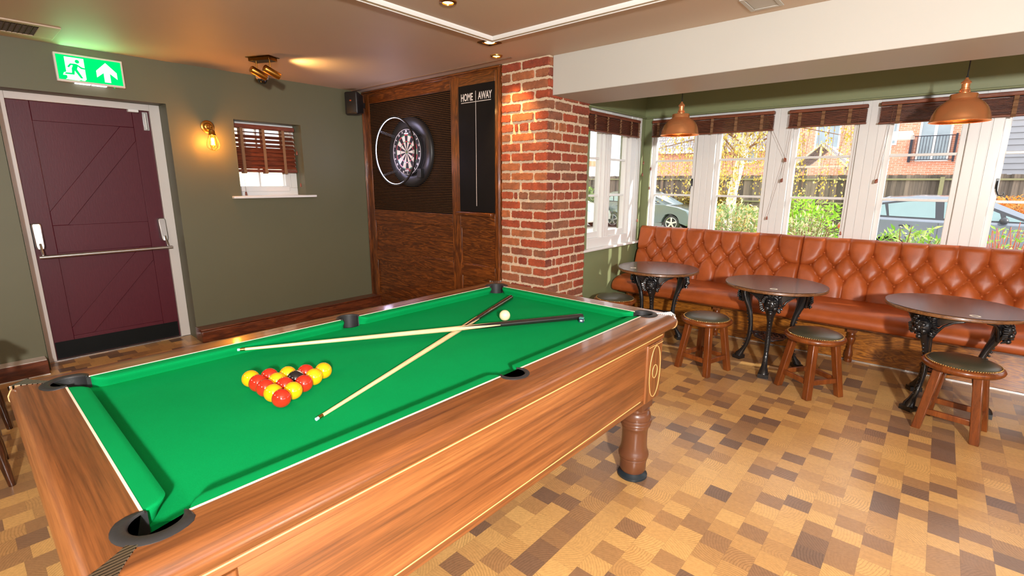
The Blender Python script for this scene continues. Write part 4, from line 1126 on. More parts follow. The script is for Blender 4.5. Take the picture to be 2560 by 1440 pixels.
def make_back(x0, x1):
    bm = nb(); nx = int((x1-x0)/0.0085); nz = 58
    grid = []
    for j in range(nz+1):
        row_ = []
        z = 0.462+(ZT_-0.462)*j/nz
        for i in range(nx+1):
            x = x0+(x1-x0)*i/nx
            d, b = crease_field(x, z, x0, x1)
            h = 0.027*(1-math.exp(-(d/0.017)**0.95))-0.004*math.exp(-(d/0.004)**2)
            h += -0.026*math.exp(-(b/0.026)**2)
            e = min(x-x0, x1-x)
            h -= 0.030*max(0, 1-e/0.022)**2
            t = (ZT_-z)/0.035
            dz = 0
            if t < 1: h -= 0.034*(1-t)**2.2
            row_.append(bm.verts.new((x, back_y(z)-0.004-h, z)))
        grid.append(row_)
    for j in range(nz):
        for i in range(nx): bm.faces.new((grid[j][i], grid[j][i+1], grid[j+1][i+1], grid[j+1][i]))
    # closed back and top
    bt = [bm.verts.new((x0+(x1-x0)*i/nx, 5.038, ZT_-0.004)) for i in range(nx+1)]
    bb_ = [bm.verts.new((x0+(x1-x0)*i/nx, 5.038, 0.462)) for i in range(nx+1)]
    for i in range(nx):
        bm.faces.new((grid[nz][i], grid[nz][i+1], bt[i+1], bt[i])); bm.faces.new((bt[i], bt[i+1], bb_[i+1], bb_[i]))
    for i in (0, nx):
        col_ = [grid[j][i] for j in range(nz+1)]; bm.faces.new(col_+[bt[i], bb_[i]])
    return build('backrest', bm, M_leather, bq, 0, 60)
for (x0, x1) in SEC:
    bkr = make_back(x0, x1); nbt = int(round((x1-x0-0.174)/PITB))
    for kk in range(nbt+1):
        for rz_, off, ok in ((RZB[1], 0, True), (RZB[0], 0.5, kk < nbt), (RZB[2], 0.5, kk < nbt)):
            X = x0+0.087+(kk+off)*PITB
            if not ok or X > 0.72: continue
            bm = nb(); sphere(bm, (X, back_y(rz_)-0.001, rz_), 0.0085, 12, 8, (1, 0.0, 1)) if False else lathe(bm, [(0.0, -0.014), (0.009, -0.013), (0.0105, 0.001), (0.008, 0.006), (0.0, 0.008)], 14, (X, back_y(rz_)+0.012, rz_), Matrix(((1, 0, 0, 0), (0, 0, -1, 0), (0, 1, 0, 0), (0, 0, 0, 1))))
            build('button', bm, M_leather, bkr, 0, 60)
# seat: one long roll
bm = nb()
prof = [(4.93, 0.478), (4.86, 0.482), (4.74, 0.484), (4.62, 0.480), (4.54, 0.470), (4.478, 0.452), (4.440, 0.425), (4.424, 0.392), (4.426, 0.362), (4.442, 0.345), (4.50, 0.342), (4.93, 0.342)]
rg = []
X0, X1 = -2.470, 2.276
cyc, czc = 4.70, 0.41
for (x, s) in ((X0, 0.90), (X0+0.006, 0.95), (X0+0.020, 0.985), (X0+0.05, 1.0), (X1, 1.0)):
    rg.append([(x, cyc+(y-cyc)*(s if y < 4.9 else 1), czc+(z-czc)*s) for y, z in prof])
loft(bm, rg); build('seat', bm, M_leather, bq, 0, 50)
bm = nb(); box(bm, X0+0.06, X1, 4.50, 4.92, 0.322, 0.343); build('seat_base', bm, M_oakX, bq, 0.002)
bm = nb(); box(bm, X0+0.02, X1, 4.742, 4.765, 0.007, 0.322); build('plinth', bm, M_plinth, bq, 0.002)
bm = nb(); box(bm, X0+0.02, X1, 4.736, 4.744, 0.0, 0.007); build('plinth_strip', bm, M_steel, bq)
for lx in (-2.36, -1.465, -0.392, 0.70, 1.70):
    bm = nb(); c = (lx, 4.695, 0)
    box(bm, lx-0.032, lx+0.032, 4.665, 4.727, 0.255, 0.323)
    lathe(bm, [(0.0, 0.0), (0.026, 0.0), (0.029, 0.012), (0.029, 0.028), (0.022, 0.036), (0.026, 0.044), (0.029, 0.06), (0.025, 0.085), (0.018, 0.115), (0.017, 0.14), (0.024, 0.165), (0.030, 0.19), (0.031, 0.205), (0.024, 0.215), (0.026, 0.224), (0.030, 0.230), (0.024, 0.240), (0.026, 0.256), (0.0, 0.256)], 24, c)
    build('turned_leg', bm, M_stool, bq, 0, 40)

# ================================================ stools
def make_stool():
    t = thing('bar_stool', 'x', 'stool', (0, 0, 0), 0, 'low round stools in front of the tables')
    t.name = 'low_stool'
    bm = nb(); lathe(bm, [(0.0, 0.376), (0.150, 0.376), (0.172, 0.380), (0.183, 0.390), (0.187, 0.401), (0.183, 0.411), (0.174, 0.418), (0.164, 0.420), (0.0, 0.420)], 56); build('seat_rim', bm, M_stool, t, 0, 50)
    bm = nb(); lathe(bm, [(0.166, 0.416), (0.165, 0.422), (0.155, 0.430), (0.125, 0.439), (0.08, 0.444), (0.03, 0.446), (0.0, 0.446)], 56); build('cushion', bm, M_olive, t, 0, 80)
    bm = nb()
    for i in range(84):
        a = 2*pi*i/84; sphere(bm, (0.1665*cos(a), 0.1665*sin(a), 0.4215), 0.0052, 8, 6, (1, 1, 0.8))
    o = build('nail_trim', bm, M_gold, t, 0, 180)
    for i in range(4):
        a = pi/4+i*pi/2; bm = nb()
        bar(bm, (0.185*cos(a), 0.185*sin(a), 0.0), (0.122*cos(a), 0.122*sin(a), 0.383), 0.043, 0.043, (-sin(a+pi/4), cos(a+pi/4), 0))
        for v in bm.verts:
            if v.co.z < 0.02: v.co.z = 0.0
        build('leg', bm, M_stool, t, 0.004)
    for i in range(4):
        a = pi/4+i*pi/2; b = a+pi/2; r = 0.166; bm = nb()
        bar(bm, (r*cos(a), r*sin(a), 0.112), (r*cos(b), r*sin(b), 0.112), 0.020, 0.034); build('stretcher', bm, M_stool, t, 0.003)
    return t
st = make_stool(); gS = 'low round stools in front of the tables'
st.location = (-1.238, 3.738, 0); st.rotation_euler = (0, 0, R(-16)); st['label'] = 'low stool with olive seat, standing just beyond the pool table corner'
dup(st, (-0.524, 3.812, 0), R(-36), 'low round stool with olive seat, standing in front of the middle table', gS)
dup(st, (0.232, 3.745, 0), R(-10), 'low round stool with olive seat, in front of the rightmost table', gS)
dup(st, (-2.090, 3.840, 0), R(20), 'low round stool mostly hidden behind the pool table, beside the brick pillar', gS)

# ================================================ cast iron tables
def make_table():
    t = thing('pub_table', 'x', 'table', (0, 0, 0), 0, 'round pub tables along the banquette')
    bm = nb(); lathe(bm, [(0.0, 0.656), (0.349, 0.656), (0.352, 0.659), (0.352, 0.674), (0.350, 0.6765), (0.0, 0.6765)], 72); build('edge_band', bm, M_topedge, t, 0, 40)
    bm = nb(); lathe(bm, [(0.0, 0.677), (0.3515, 0.677), (0.352, 0.679), (0.350, 0.681), (0.0, 0.681)], 72); build('table_top', bm, M_top, t, 0, 40)
    bm = nb(); c = (0, 0, 0.6815)
    lathe(bm, [(0.017, 0.0), (0.026, 0.0), (0.026, 0.0007), (0.017, 0.0007), (0.017, 0.0)], 28, c, cap=False); build('number_disc', bm, M_lineW, t)
    # apron ring
    bm = nb(); N = 60; rg = []
    for i in range(N):
        a = 2*pi*i/N; ph = (a*3/(2*pi)) % 1.0; drop = 0.026+0.085*abs(cos(pi*ph))**5
        rg.append([(0.236*cos(a), 0.236*sin(a), 0.655), (0.236*cos(a), 0.236*sin(a), 0.655-drop), (0.226*cos(a), 0.226*sin(a), 0.655-drop), (0.226*cos(a), 0.226*sin(a), 0.655)])
    loft(bm, rg, True, False, False, loop=True)
    lathe(bm, [(0.215, 0.648), (0.25, 0.648), (0.25, 0.655), (0.215, 0.655), (0.215, 0.648)], 48, cap=False)
    build('apron_ring', bm, M_iron, t, 0, 40)
    rr = random.Random(3)
    for q in range(3):
        a = q*2*pi/3; lg = None
        ca, sa = cos(a), sin(a)
        def P(r, s, z): return Vector((r*ca-s*sa, r*sa+s*ca, z))
        bm = nb()
        # leg spine (radius, z, half width, half depth)
        sp_ = [(0.212, 0.645, 0.060, 0.016), (0.222, 0.60, 0.058, 0.026), (0.226, 0.555, 0.052, 0.032), (0.218, 0.51, 0.040, 0.030), (0.202, 0.465, 0.027, 0.024), (0.186, 0.42, 0.020, 0.020), (0.174, 0.37, 0.0175, 0.018), (0.166, 0.31, 0.017, 0.017), (0.164, 0.255, 0.021, 0.019), (0.168, 0.215, 0.017, 0.016), (0.178, 0.165, 0.016, 0.015), (0.196, 0.115, 0.017, 0.016), (0.220, 0.075, 0.022, 0.022), (0.238, 0.050, 0.031, 0.031), (0.244, 0.030, 0.033, 0.033)]
        rg = []
        for (r, z, hw, hd) in sp_:
            ring = []
            for k_ in range(20):
                b = 2*pi*k_/20; am = 1+0.10*rr.uniform(-1, 1)*(1 if z > 0.5 else 0.4)
                ring.append(P(r+hd*cos(b)*am, hw*sin(b)*am, z))
            rg.append(ring)
        loft(bm, rg)
        box(bm, -0.034, 0.030, -0.036, 0.036, 0.0, 0.030, Matrix.Translation((0.246*ca, 0.246*sa, 0)) @ Matrix.Rotation(a, 4, 'Z'))
        # beading down the front
        for i in range(15):
            tt = i/14; z = 0.47-0.36*tt; r = 0.204-0.043*min(1, tt*1.9)+0.052*max(0, tt-0.62)*2.2
            sphere(bm, P(r+0.017, 0, z), 0.0085-0.003*tt, 8, 6)
        lg = build('leg', bm, M_iron, t, 0, 50)
        # lion mask in relief: brow, cheeks, nose, mane locks
        bm = nb()
        sphere(bm, P(0.243, 0, 0.565), 0.034, 18, 12, (1.0, 1.0, 1.25))
        for s_ in (-1, 1):
            sphere(bm, P(0.268, s_*0.015, 0.578), 0.0105, 10, 8); sphere(bm, P(0.266, s_*0.018, 0.548), 0.014, 10, 8); sphere(bm, P(0.262, s_*0.014, 0.592), 0.011, 10, 8, (1, 1.3, 0.6))
        sphere(bm, P(0.274, 0, 0.562), 0.009, 10, 8, (1, 1, 1.6)); sphere(bm, P(0.268, 0, 0.532), 0.011, 10, 8, (1, 1.2, 0.6)); sphere(bm, P(0.262, 0, 0.517), 0.012, 10, 8)
        for i in range(26):
            b = -0.6+i*(pi+1.2)/25; rad_ = 0.043+rr.uniform(-.004, .006)
            c0 = P(0.245, rad_*cos(b), 0.562+rad_*1.15*sin(b)); c1 = P(0.236, (rad_+0.017)*cos(b+rr.uniform(-.3, .3)), 0.560+(rad_+0.016)*1.15*sin(b))
            tube(bm, [c0, (c0+c1)/2+P(0.008, 0, 0)-P(0, 0, 0), c1], [0.007, 0.008, 0.003], 6)
        cm = P(0.236, 0, 0.568)
        for v in bm.verts: v.co = cm+(v.co-cm)*1.32
        build('lion_mask', bm, M_iron, lg, 0, 60)
        # pierced scrollwork bracing the leg to the ring
        for s_ in (-1, 1):
            bm = nb()
            def Q(ang, z, dr=0.0):
                return Vector(((0.230+dr)*cos(a+s_*ang), (0.230+dr)*sin(a+s_*ang), z))
            tube(bm, [Q(0.20, 0.50), Q(0.28, 0.54), Q(0.40, 0.585), Q(0.58, 0.615), Q(0.80, 0.628)], [0.009, 0.008, 0.007, 0.007, 0.006], 7)
            for (an, zz, rd) in ((0.31, 0.605, 0.017), (0.44, 0.628, 0.013), (0.56, 0.635, 0.010)):
                tube(bm, [Q(an+rd/0.23*cos(t_), zz+rd*sin(t_)) for t_ in [2*pi*i/14 for i in range(14)]], 0.0042, 6, True)
            tube(bm, [Q(0.22, 0.57), Q(0.30, 0.578), Q(0.36, 0.60)], 0.005, 6); tube(bm, [Q(0.24, 0.64), Q(0.34, 0.635), Q(0.40, 0.61)], 0.005, 6)
            build('scroll_bracket', bm, M_iron, lg, 0, 60)
    # pierced lower shelf
    bm = nb()
    for (ra, rb) in ((0.100, 0.112), (0.066, 0.076), (0.030, 0.040)):
        lathe(bm, [(ra, 0.252), (rb, 0.252), (rb, 0.262), (ra, 0.262), (ra, 0.252)], 40, cap=False)
    for i in range(24):
        a = 2*pi*i/24; bar(bm, (0.074*cos(a), 0.074*sin(a), 0.257), (0.102*cos(a+.12), 0.102*sin(a+.12), 0.257), 0.006, 0.007)
    for i in range(12):
        a = 2*pi*i/12; bar(bm, (0.038*cos(a), 0.038*sin(a), 0.257), (0.068*cos(a), 0.068*sin(a), 0.257), 0.007, 0.007)
    for q in range(3):
        a = q*2*pi/3; bar(bm, (0.105*cos(a), 0.105*sin(a), 0.256), (0.160*cos(a), 0.160*sin(a), 0.256), 0.030, 0.010)
        for s_ in (-1, 1): tube(bm, [(0.108*cos(a+s_*0.5), 0.108*sin(a+s_*0.5), 0.257), (0.135*cos(a+s_*0.22), 0.135*sin(a+s_*0.22), 0.257), (0.158*cos(a+s_*.05), 0.158*sin(a+s_*.05), 0.257)], 0.006, 6)
    build('pierced_shelf', bm, M_iron, t, 0, 40)
    return t
tb = make_table(); gT = 'round pub tables along the banquette'
def disc(t, rel):
    a = t.rotation_euler.z; t.location
    for c in t.children:
        if c.name.startswith('number_disc'): c.location = (rel[0]*cos(a)+rel[1]*sin(a), -rel[0]*sin(a)+rel[1]*cos(a), 0)
tb.location = (-0.869, 4.105, 0); tb.rotation_euler = (0, 0, R(-80)); tb['label'] = 'round dark topped table with black iron lion legs, the middle one of the three'
disc(tb, (0.044, -0.242))
disc(dup(tb, (-1.852, 4.172, 0), R(-77), 'round dark topped iron table in the bay corner, nearest the brick pillar', gT), (-0.155, -0.178))
disc(dup(tb, (0.160, 4.108, 0), R(-122), 'round dark topped iron table at the right edge, behind the largest looking stool', gT), (0.088, -0.268))

# ================================================ copper pendants
def make_pendant():
    t = thing('pendant_lamp', 'x', 'pendant lamp', (0, 0, 0), 0, 'copper pendant lamps in the bay')
    # origin at the rim centre; unit = rim radius 0.152
    bm = nb()
    outer = [(0.152, 0.0), (0.150, 0.004), (0.147, 0.020), (0.141, 0.046), (0.128, 0.078), (0.108, 0.106), (0.084, 0.126), (0.070, 0.134), (0.0685, 0.138), (0.0685, 0.160), (0.065, 0.165), (0.030, 0.166)]
    lathe(bm, outer, 64, cap=False); build('shade', bm, M_copper, t, 0, 50)
    bm = nb(); lathe(bm, [(0.1515, 0.0005), (0.146, 0.004), (0.143, 0.020), (0.137, 0.045), (0.124, 0.076), (0.104, 0.103), (0.080, 0.123), (0.02, 0.13)], 64, cap=False); build('shade_lining', bm, M_copin, t, 0, 50)
    bm = nb(); tube(bm, [(0.1515*cos(2*pi*i/64), 0.1515*sin(2*pi*i/64), 0.0) for i in range(64)], 0.0022, 6, True); build('rim', bm, M_copper, t, 0, 180)
    bm = nb(); lathe(bm, [(0.034, 0.165), (0.034, 0.172), (0.022, 0.176), (0.021, 0.186), (0.026, 0.190), (0.026, 0.196), (0.020, 0.200), (0.021, 0.226), (0.026, 0.229), (0.025, 0.236), (0.017, 0.244), (0.008, 0.254), (0.007, 0.262), (0.0, 0.262)], 28)
    for s_ in (-1, 1): sphere(bm, (s_*0.026, 0, 0.182), 0.006, 8, 6)
    build('lamp_holder', bm, M_copper, t, 0, 45)
    bm = nb(); sphere(bm, (0, 0, 0.055), 0.030, 20, 12); lathe(bm, [(0.014, 0.08), (0.014, 0.13)], 16); build('bulb', bm, emis('pendant_bulb', (1.0, 0.55, 0.18), 14.0), t, 0, 180)
    bm = nb(); tube(bm, [(0, 0, 0.262), (0.001, 0, 0.42), (0, 0, CE-1.82)], 0.0035, 8); sphere(bm, (0, 0, 0.268), 0.007, 8, 6); build('flex', bm, M_cord, t, 0, 180)
    bm = nb(); lathe(bm, [(0.0, CE-1.82-0.03), (0.03, CE-1.82-0.026), (0.045, CE-1.82-0.008), (0.046, CE-1.82-0.0004), (0.0, CE-1.82-0.0004)], 24); build('ceiling_rose', bm, M_copper, t, 0, 50)
    return t
pn = make_pendant(); pn.location = (-1.72, 4.115, 1.82); pn['label'] = 'copper dome pendant lamp nearest the brick pillar, over the corner table'
dup(pn, (0.017, 4.32, 1.82), 0.5, 'copper dome pendant lamp at the right, larger in view, in front of the windows', 'copper pendant lamps in the bay')
for p in ((-1.72, 4.115, 1.862), (0.017, 4.32, 1.862)): lamp('pendant_glow', 'POINT', p, 3.2, (1.0, 0.55, 0.2), 0.03)

# ================================================ venetian blinds, drawn up
def blind(name, label, a0, a1, side, ztop=2.065, zbot=1.905, tapes=None, cords=(), n=14):
    """wood slats stacked under a head rail; runs along x (window wall) or y (side wall)"""
    t = thing('venetian_blind', label, 'blind', (0, 0, 0), 0, 'wooden blinds pulled up over the bay windows')
    def P(a, d, z): return (BX+0.0+d, a, z) if side else (a, BY-d, z)
    def B(bm, u0, u1, d0, d1, z0, z1):
        if side: box(bm, BX+d0, BX+d1, u0, u1, z0, z1)
        else: box(bm, u0, u1, BY-d1, BY-d0, z0, z1)
    m = M_blindY if side else M_blind
    bm = nb(); B(bm, a0, a1, 0.004, 0.058, ztop-0.030, ztop); build('head_rail', bm, m, t, 0.006)
    bm = nb(); rr = random.Random(int(abs(a0)*1000))
    H = (ztop-0.036)-(zbot+0.016)
    for i in range(n):
        z = zbot+0.018+H*i/n; j = rr.uniform(-.002, .002)
        B(bm, a0+0.004, a1-0.004, 0.006+j, 0.054+j, z, z+0.0038)
    build('slats', bm, m, t)
    bm = nb(); B(bm, a0+0.002, a1-0.002, 0.005, 0.056, zbot, zbot+0.014); build('bottom_rail', bm, m, t, 0.003)
    for u in tapes:
        bm = nb(); pts = []
        for i in range(18):
            z = zbot-0.006+(ztop-0.03-zbot+0.006)*i/17; pts.append((0.060+0.005*math.sin(i*2.1)+0.004*(i % 2), z))
        A = [P(u-0.013, d, z) for d, z in pts]; Bq = [P(u+0.013, d, z) for d, z in pts]
        A2 = [P(u-0.013, d+0.0015, z) for d, z in pts]; B2_ = [P(u+0.013, d+0.0015, z) for d, z in pts]
        loft(bm, [[A[i], Bq[i], B2_[i], A2[i]] for i in range(18)])
        build('ladder_tape', bm, M_tape, t)
    for (u, zs) in cords:
        bm = nb(); zl = min(z for _, z in zs)
        pts = [P(u, 0.063, ztop-0.04)]+[P(u+du, 0.066, z+0.02) for du, z in zs]
        tube(bm, pts, 0.0013, 5); cdo = build('pull_cord', bm, M_string, t)
        for du, z in zs:
            bm = nb(); lathe(bm, [(0.0, 0.0), (0.007, 0.0), (0.008, 0.005), (0.0065, 0.026), (0.003, 0.032), (0.0, 0.032)], 12, P(u+du, 0.066, z)); build('cord_pull', bm, M_acorn, cdo, 0, 50)
    return t
blind('b', 'brown wooden blind pulled up on the side wall next to the brick pillar', 3.862, 4.845, True, 2.055, 1.885, [3.96, 4.18, 4.42, 4.64, 4.80], [(4.80, [(0.14, 1.62), (0.13, 1.50)]), (4.79, [(0.08, 1.02)])])
blind('b', 'widest brown wooden blind, pulled up behind the smaller looking pendant', -2.405, -1.238, False, 2.068, 1.900, [-2.33, -1.78, -1.56, -1.335], [(-1.30, [(0.20, 1.62), (0.19, 1.625), (0.10, 1.10)]), (-2.365, [(-0.02, 1.56), (-0.022, 1.36)])])
blind('b', 'narrow brown wooden blind pulled up on the middle window, between two bare posts', -1.118, -0.548, False, 2.062, 1.910, [-1.03, -0.855, -0.665], [(-1.08, [(-0.03, 1.445), (-0.036, 1.44)]), (-0.60, [(-0.01, 1.00)])])
blind('b', 'brown wooden blind pulled up behind the larger looking pendant at the right', -0.468, 0.76, False, 2.068, 1.900, [-0.345, -0.06, 0.30, 0.56], [(-0.38, [(-0.035, 1.44), (-0.042, 1.435)])])
# blind in the small window
b5 = thing('venetian_blind', 'brown wooden blind half lowered in the small window beside the wall lamp', 'blind', (-5.0, 0, 0), 0)
bm = nb(); box(bm, -0.11, -0.06, 1.88, 2.468, 1.915, 1.955); build('head_rail', bm, M_blindY, b5, 0.006)
bm = nb()
for i in range(9):
    z = 1.885-i*0.040; tilt = 0.25 if i < 1 else (0.95 if i > 3 else 0.62)
    bar(bm, (-0.085, 1.885, z), (-0.085, 2.463, z), 0.0035, 0.050, (-cos(tilt), 0, sin(tilt)))
build('slats', bm, M_blindY, b5)
bm = nb(); box(bm, -0.112, -0.060, 1.882, 2.466, 1.512, 1.540); build('bottom_rail', bm, M_blindY, b5, 0.004)
for u in (1.955, 2.155, 2.345):
    bm = nb(); box(bm, -0.056, -0.0545, u-0.013, u+0.013, 1.50, 1.92); box(bm, -0.116, -0.1145, u-0.013, u+0.013, 1.50, 1.92); box(bm, -0.058, -0.046, u-0.014, u+0.014, 1.505, 1.535); build('ladder_tape', bm, M_tape, b5)
bm = nb(); tube(bm, [(-0.058, 2.42, 1.91), (-0.04, 2.475, 1.72), (-0.04, 2.478, 1.40)], 0.0013, 5); tube(bm, [(-0.058, 2.41, 1.91), (-0.045, 2.468, 1.71)], 0.0013, 5); tube(bm, [(-0.052, 1.935, 1.91), (-0.052, 1.938, 1.31)], 0.0013, 5); cdo = build('pull_cord', bm, M_string, b5)
for c in ((-0.045, 2.468, 1.69), (-0.04, 2.478, 1.372), (-0.052, 1.938, 1.292)):
    bm = nb(); lathe(bm, [(0.0, 0.0), (0.008, 0.0), (0.009, 0.006), (0.0075, 0.030), (0.003, 0.037), (0.0, 0.037)], 12, c); build('cord_pull', bm, M_acorn, cdo, 0, 50)

# ================================================ chairs at the left edge
M_chair = wood('dark_chair_wood', sr(34, 16, 8), sr(62, 30, 14), sr(86, 46, 24), 'z', 1.5, 0.28, 0.5, 10)
def make_chair():
    t = thing('wooden_chair', 'x', 'chair', (0, 0, 0), 0, 'dark wooden chairs at the left edge')
    def legf(x, y0, y1, x1, top=0.44):
        bm = nb(); pr = [(0, .0135), (0.03, .0145), (0.10, .0175), (0.14, .0155), (0.16, .020), (0.20, .021), (0.30, .019), (0.36, .0165), (top, .0165)]
        tube(bm, [(x+(x1-x)*z/top, y0+(y1-y0)*z/top, z) for z, r in pr], [r for z, r in pr], 16)
        return build('leg', bm, M_chair, t, 0, 60)
    legf(-0.17, 0.19, 0.15, -0.15); legf(0.17, 0.19, 0.15, 0.15); legf(-0.17, -0.19, -0.16, -0.15); legf(0.17, -0.19, -0.16, 0.15)
    bm = nb(); P = [(-0.20, -0.20), (0.20, -0.20), (0.21, 0.10), (0.18, 0.20), (-0.18, 0.20), (-0.21, 0.10)]; prism(bm, P, 0.435, 0.465, 'z'); build('seat', bm, M_chair, t, 0.008)
    for s_ in (-1, 1):
        bm = nb(); tube(bm, [(s_*0.165, -0.17, 0.13), (s_*0.165, 0.165, 0.13)], 0.010, 10); build('stretcher', bm, M_chair, t, 0, 60)
        bm = nb(); tube(bm, [(s_*0.175, -0.185, 0.455), (s_*0.185, -0.215, 0.65), (s_*0.19, -0.26, 0.86)], 0.015, 12); build('back_post', bm, M_chair, t, 0, 60)
    for (z, y) in ((0.62, -0.215), (0.82, -0.252)):
        bm = nb(); rg = [[(x, y-0.02*(1-(x/0.19)**2), z-0.028), (x, y+0.014-0.02*(1-(x/0.19)**2), z-0.028), (x, y+0.014-0.02*(1-(x/0.19)**2), z+0.028), (x, y-0.02*(1-(x/0.19)**2), z+0.028)] for x in [-0.19+0.38*i/10 for i in range(11)]]
        loft(bm, rg); build('back_slat', bm, M_chair, t, 0.003)
    return t
ch = make_chair(); ch.location = (-3.335, -0.175, 0); ch['label'] = 'dark wooden chair, turned legs at the left edge nearest the pool table'
dup(ch, (-4.10, -0.14, 0), R(4), 'dark wooden chair at the left edge, the one further from the pool table', 'dark wooden chairs at the left edge')
# ================================================ outside
def gz(y): return -0.15-0.016*(y-5)
M_tar = paint('car_park_tarmac', sr(176, 172, 166), 0.9, 0.12, 3, 0.2, 40)
M_lawn = paint('lawn', sr(150, 168, 66), 0.9, 0.2, 6, 0.3, 60)
bm = nb()
for (x0, x1, y0, y1) in ((-40, 30, 5.3, 60), (-40, -5.35, -20, 5.3)):
    vs = [bm.verts.new((x, y, gz(max(5, y)))) for x, y in ((x0, y0), (x1, y0), (x1, y1), (x0, y1))]; bm.faces.new(vs)
o = build('ground', bm, M_tar); o['kind'] = 'structure'
bm = nb(); vs = [bm.verts.new((x, y, gz(y)+0.01)) for x, y in ((-8.0, 16.2), (-2.0, 12.0), (-2.0, 20.9), (-8.0, 20.9))]; bm.faces.new(vs); o = build('lawn', bm, M_lawn); o['kind'] = 'structure'
bm = nb(); vs = [bm.verts.new((x, y, gz(y)+0.01)) for x, y in ((-4.2, 5.35), (3.4, 5.35), (3.4, 9.2), (-4.2, 9.2))]; bm.faces.new(vs); o = build('flower_bed_soil', bm, paint('soil', sr(92, 76, 58), 0.95, 0.2, 20)); o['kind'] = 'structure'

# fence
def m_fence():
    t = NT('weathered_fence'); v = t.coord(scale=(1, 1, 0.15)); sp = t.n('ShaderNodeSeparateXYZ'); t.l(t.coord(), sp.inputs[0])
    c = t.math('FLOOR', t.math('DIVIDE', sp.outputs['X'], 0.12)); wn = t.n('ShaderNodeTexWhiteNoise', noise_dimensions='1D'); t.l(c, wn.inputs['W'])
    n = t.noise(v, 14, 5, 0.7)
    col = t.ramp(t.math('ADD', t.math('MULTIPLY', wn.outputs['Value'], 0.5), t.math('MULTIPLY', n, 0.5)), [(0.2, sr(70, 62, 56)), (0.5, sr(104, 93, 84)), (0.8, sr(140, 124, 110))])
    return t.bsdf(col, 0.9)
M_fence = m_fence()
M_rail = paint('mossy_rail', sr(138, 134, 100), 0.9, 0.15, 20)
FYW = 21.0
fn = thing('garden_fence', 'tall weathered close board fence behind the parked cars', 'fence', (0, FYW, 0))
bm = nb(); x = -18.0; i = 0; rr = random.Random(9)
while x < 7:
    dy = 0.012*(i % 2); z = rr.uniform(-.012, .012)
    box(bm, x+0.002, x+0.122, dy, dy+0.012, gz(FYW)-0.02, 1.735+z); x += 0.112; i += 1
build('fence_boards', bm, M_fence, fn)
for z in (1.56, 0.72):
    bm = nb(); box(bm, -18, 7, -0.055, -0.002, z, z+0.055); build('fence_rail', bm, M_rail, fn)
x = -17.2
while x < 7:
    bm = nb(); box(bm, x-0.055, x+0.055, -0.10, -0.002, gz(FYW)-0.02, 1.66); build('fence_post', bm, M_rail, fn); x += 2.45

# brick houses
def m_house(name, c1, c2, mort):
    t = NT(name); b = t.n('ShaderNodeTexBrick'); tcn = t.n('ShaderNodeTexCoord'); sp = t.n('ShaderNodeSeparateXYZ'); t.l(tcn.outputs['Object'], sp.inputs[0])
    cm = t.n('ShaderNodeCombineXYZ'); t.l(sp.outputs['X'], cm.inputs[0]); t.l(sp.outputs['Z'], cm.inputs[1]); t.l(cm.outputs[0], b.inputs['Vector'])
    b.inputs['Color1'].default_value = (*c1, 1); b.inputs['Color2'].default_value = (*c2, 1); b.inputs['Mortar'].default_value = (*mort, 1)
    b.inputs['Scale'].default_value = 1.0; b.inputs['Brick Width'].default_value = 0.225; b.inputs['Row Height'].default_value = 0.075; b.inputs['Mortar Size'].default_value = 0.006
    return t.bsdf(b.outputs['Color'], 0.85)
M_hb = m_house('orange_brick', sr(236, 162, 130), sr(224, 140, 106), sr(246, 220, 206))
M_upvc = paint('white_frames', sr(236, 236, 234), 0.4)
M_pane = paint('far_window_glass', sr(150, 164, 172), 0.1, 0.4, 2, coat=0.5)
M_slate = None
def m_slate():
    t = NT('grey_slates'); b = t.n('ShaderNodeTexBrick'); v = t.coord('Object'); t.l(v, b.inputs['Vector'])
    b.inputs['Color1'].default_value = (*sr(150, 146, 146), 1); b.inputs['Color2'].default_value = (*sr(176, 170, 168), 1); b.inputs['Mortar'].default_value = (*sr(88, 84, 84), 1)
    b.inputs['Scale'].default_value = 1.0; b.inputs['Brick Width'].default_value = 0.26; b.inputs['Row Height'].default_value = 0.2; b.inputs['Mortar Size'].default_value = 0.012
    return t.bsdf(b.outputs['Color'], 0.7)
M_slate = m_slate()
def hwin(parent, x0, x1, y, z0, z1, mull=1, name='window'):
    bm = nb(); f = 0.07
    box(bm, x0, x1, y-0.05, y, z0, z0+f); box(bm, x0, x1, y-0.05, y, z1-f, z1); box(bm, x0, x0+f, y-0.05, y, z0+f, z1-f); box(bm, x1-f, x1, y-0.05, y, z0+f, z1-f)
    for i in range(mull): xm = x0+(x1-x0)*(i+1)/(mull+1); box(bm, xm-f*0.7, xm+f*0.7, y-0.045, y, z0+f, z1-f)
    w_ = build(name, bm, M_upvc, parent)
    bm = nb(); box(bm, x0+0.02, x1-0.02, y-0.02, y-0.01, z0+0.02, z1-0.02); build('pane', bm, M_pane, w_)
    return w_
HY = 27.0
h1 = thing('brick_house', 'orange brick house with white balcony doors and black railings beyond the fence', 'house', (0, HY, 0))
bm = nb(); box(bm, -6.6, 1.15, 0.0, 6.0, gz(HY)-0.1, 6.6); build('wall', bm, M_hb, h1)
bm = nb(); prism(bm, [(-6.9, 6.5), (1.4, 6.5), (-2.75, 9.2)], -0.3, 6.2, 'y'); build('roof', bm, M_slate, h1)
hwin(h1, -4.80, -3.82, 0, 2.98, 4.05, 1); hwin(h1, -2.55, -1.76, 0, 3.05, 4.3, 1)
bd = hwin(h1, -1.06, -0.02, 0, 2.36, 4.6, 1, 'balcony_door')
bm = nb()
for (x, w_) in ((-1.30, 0.09), (0.10, 0.07)): box(bm, x, x+w_, -0.26, -0.02, 2.33, 3.42)
for z in (2.40, 3.34): box(bm, -1.28, 0.15, -0.25, -0.22, z, z+0.03)
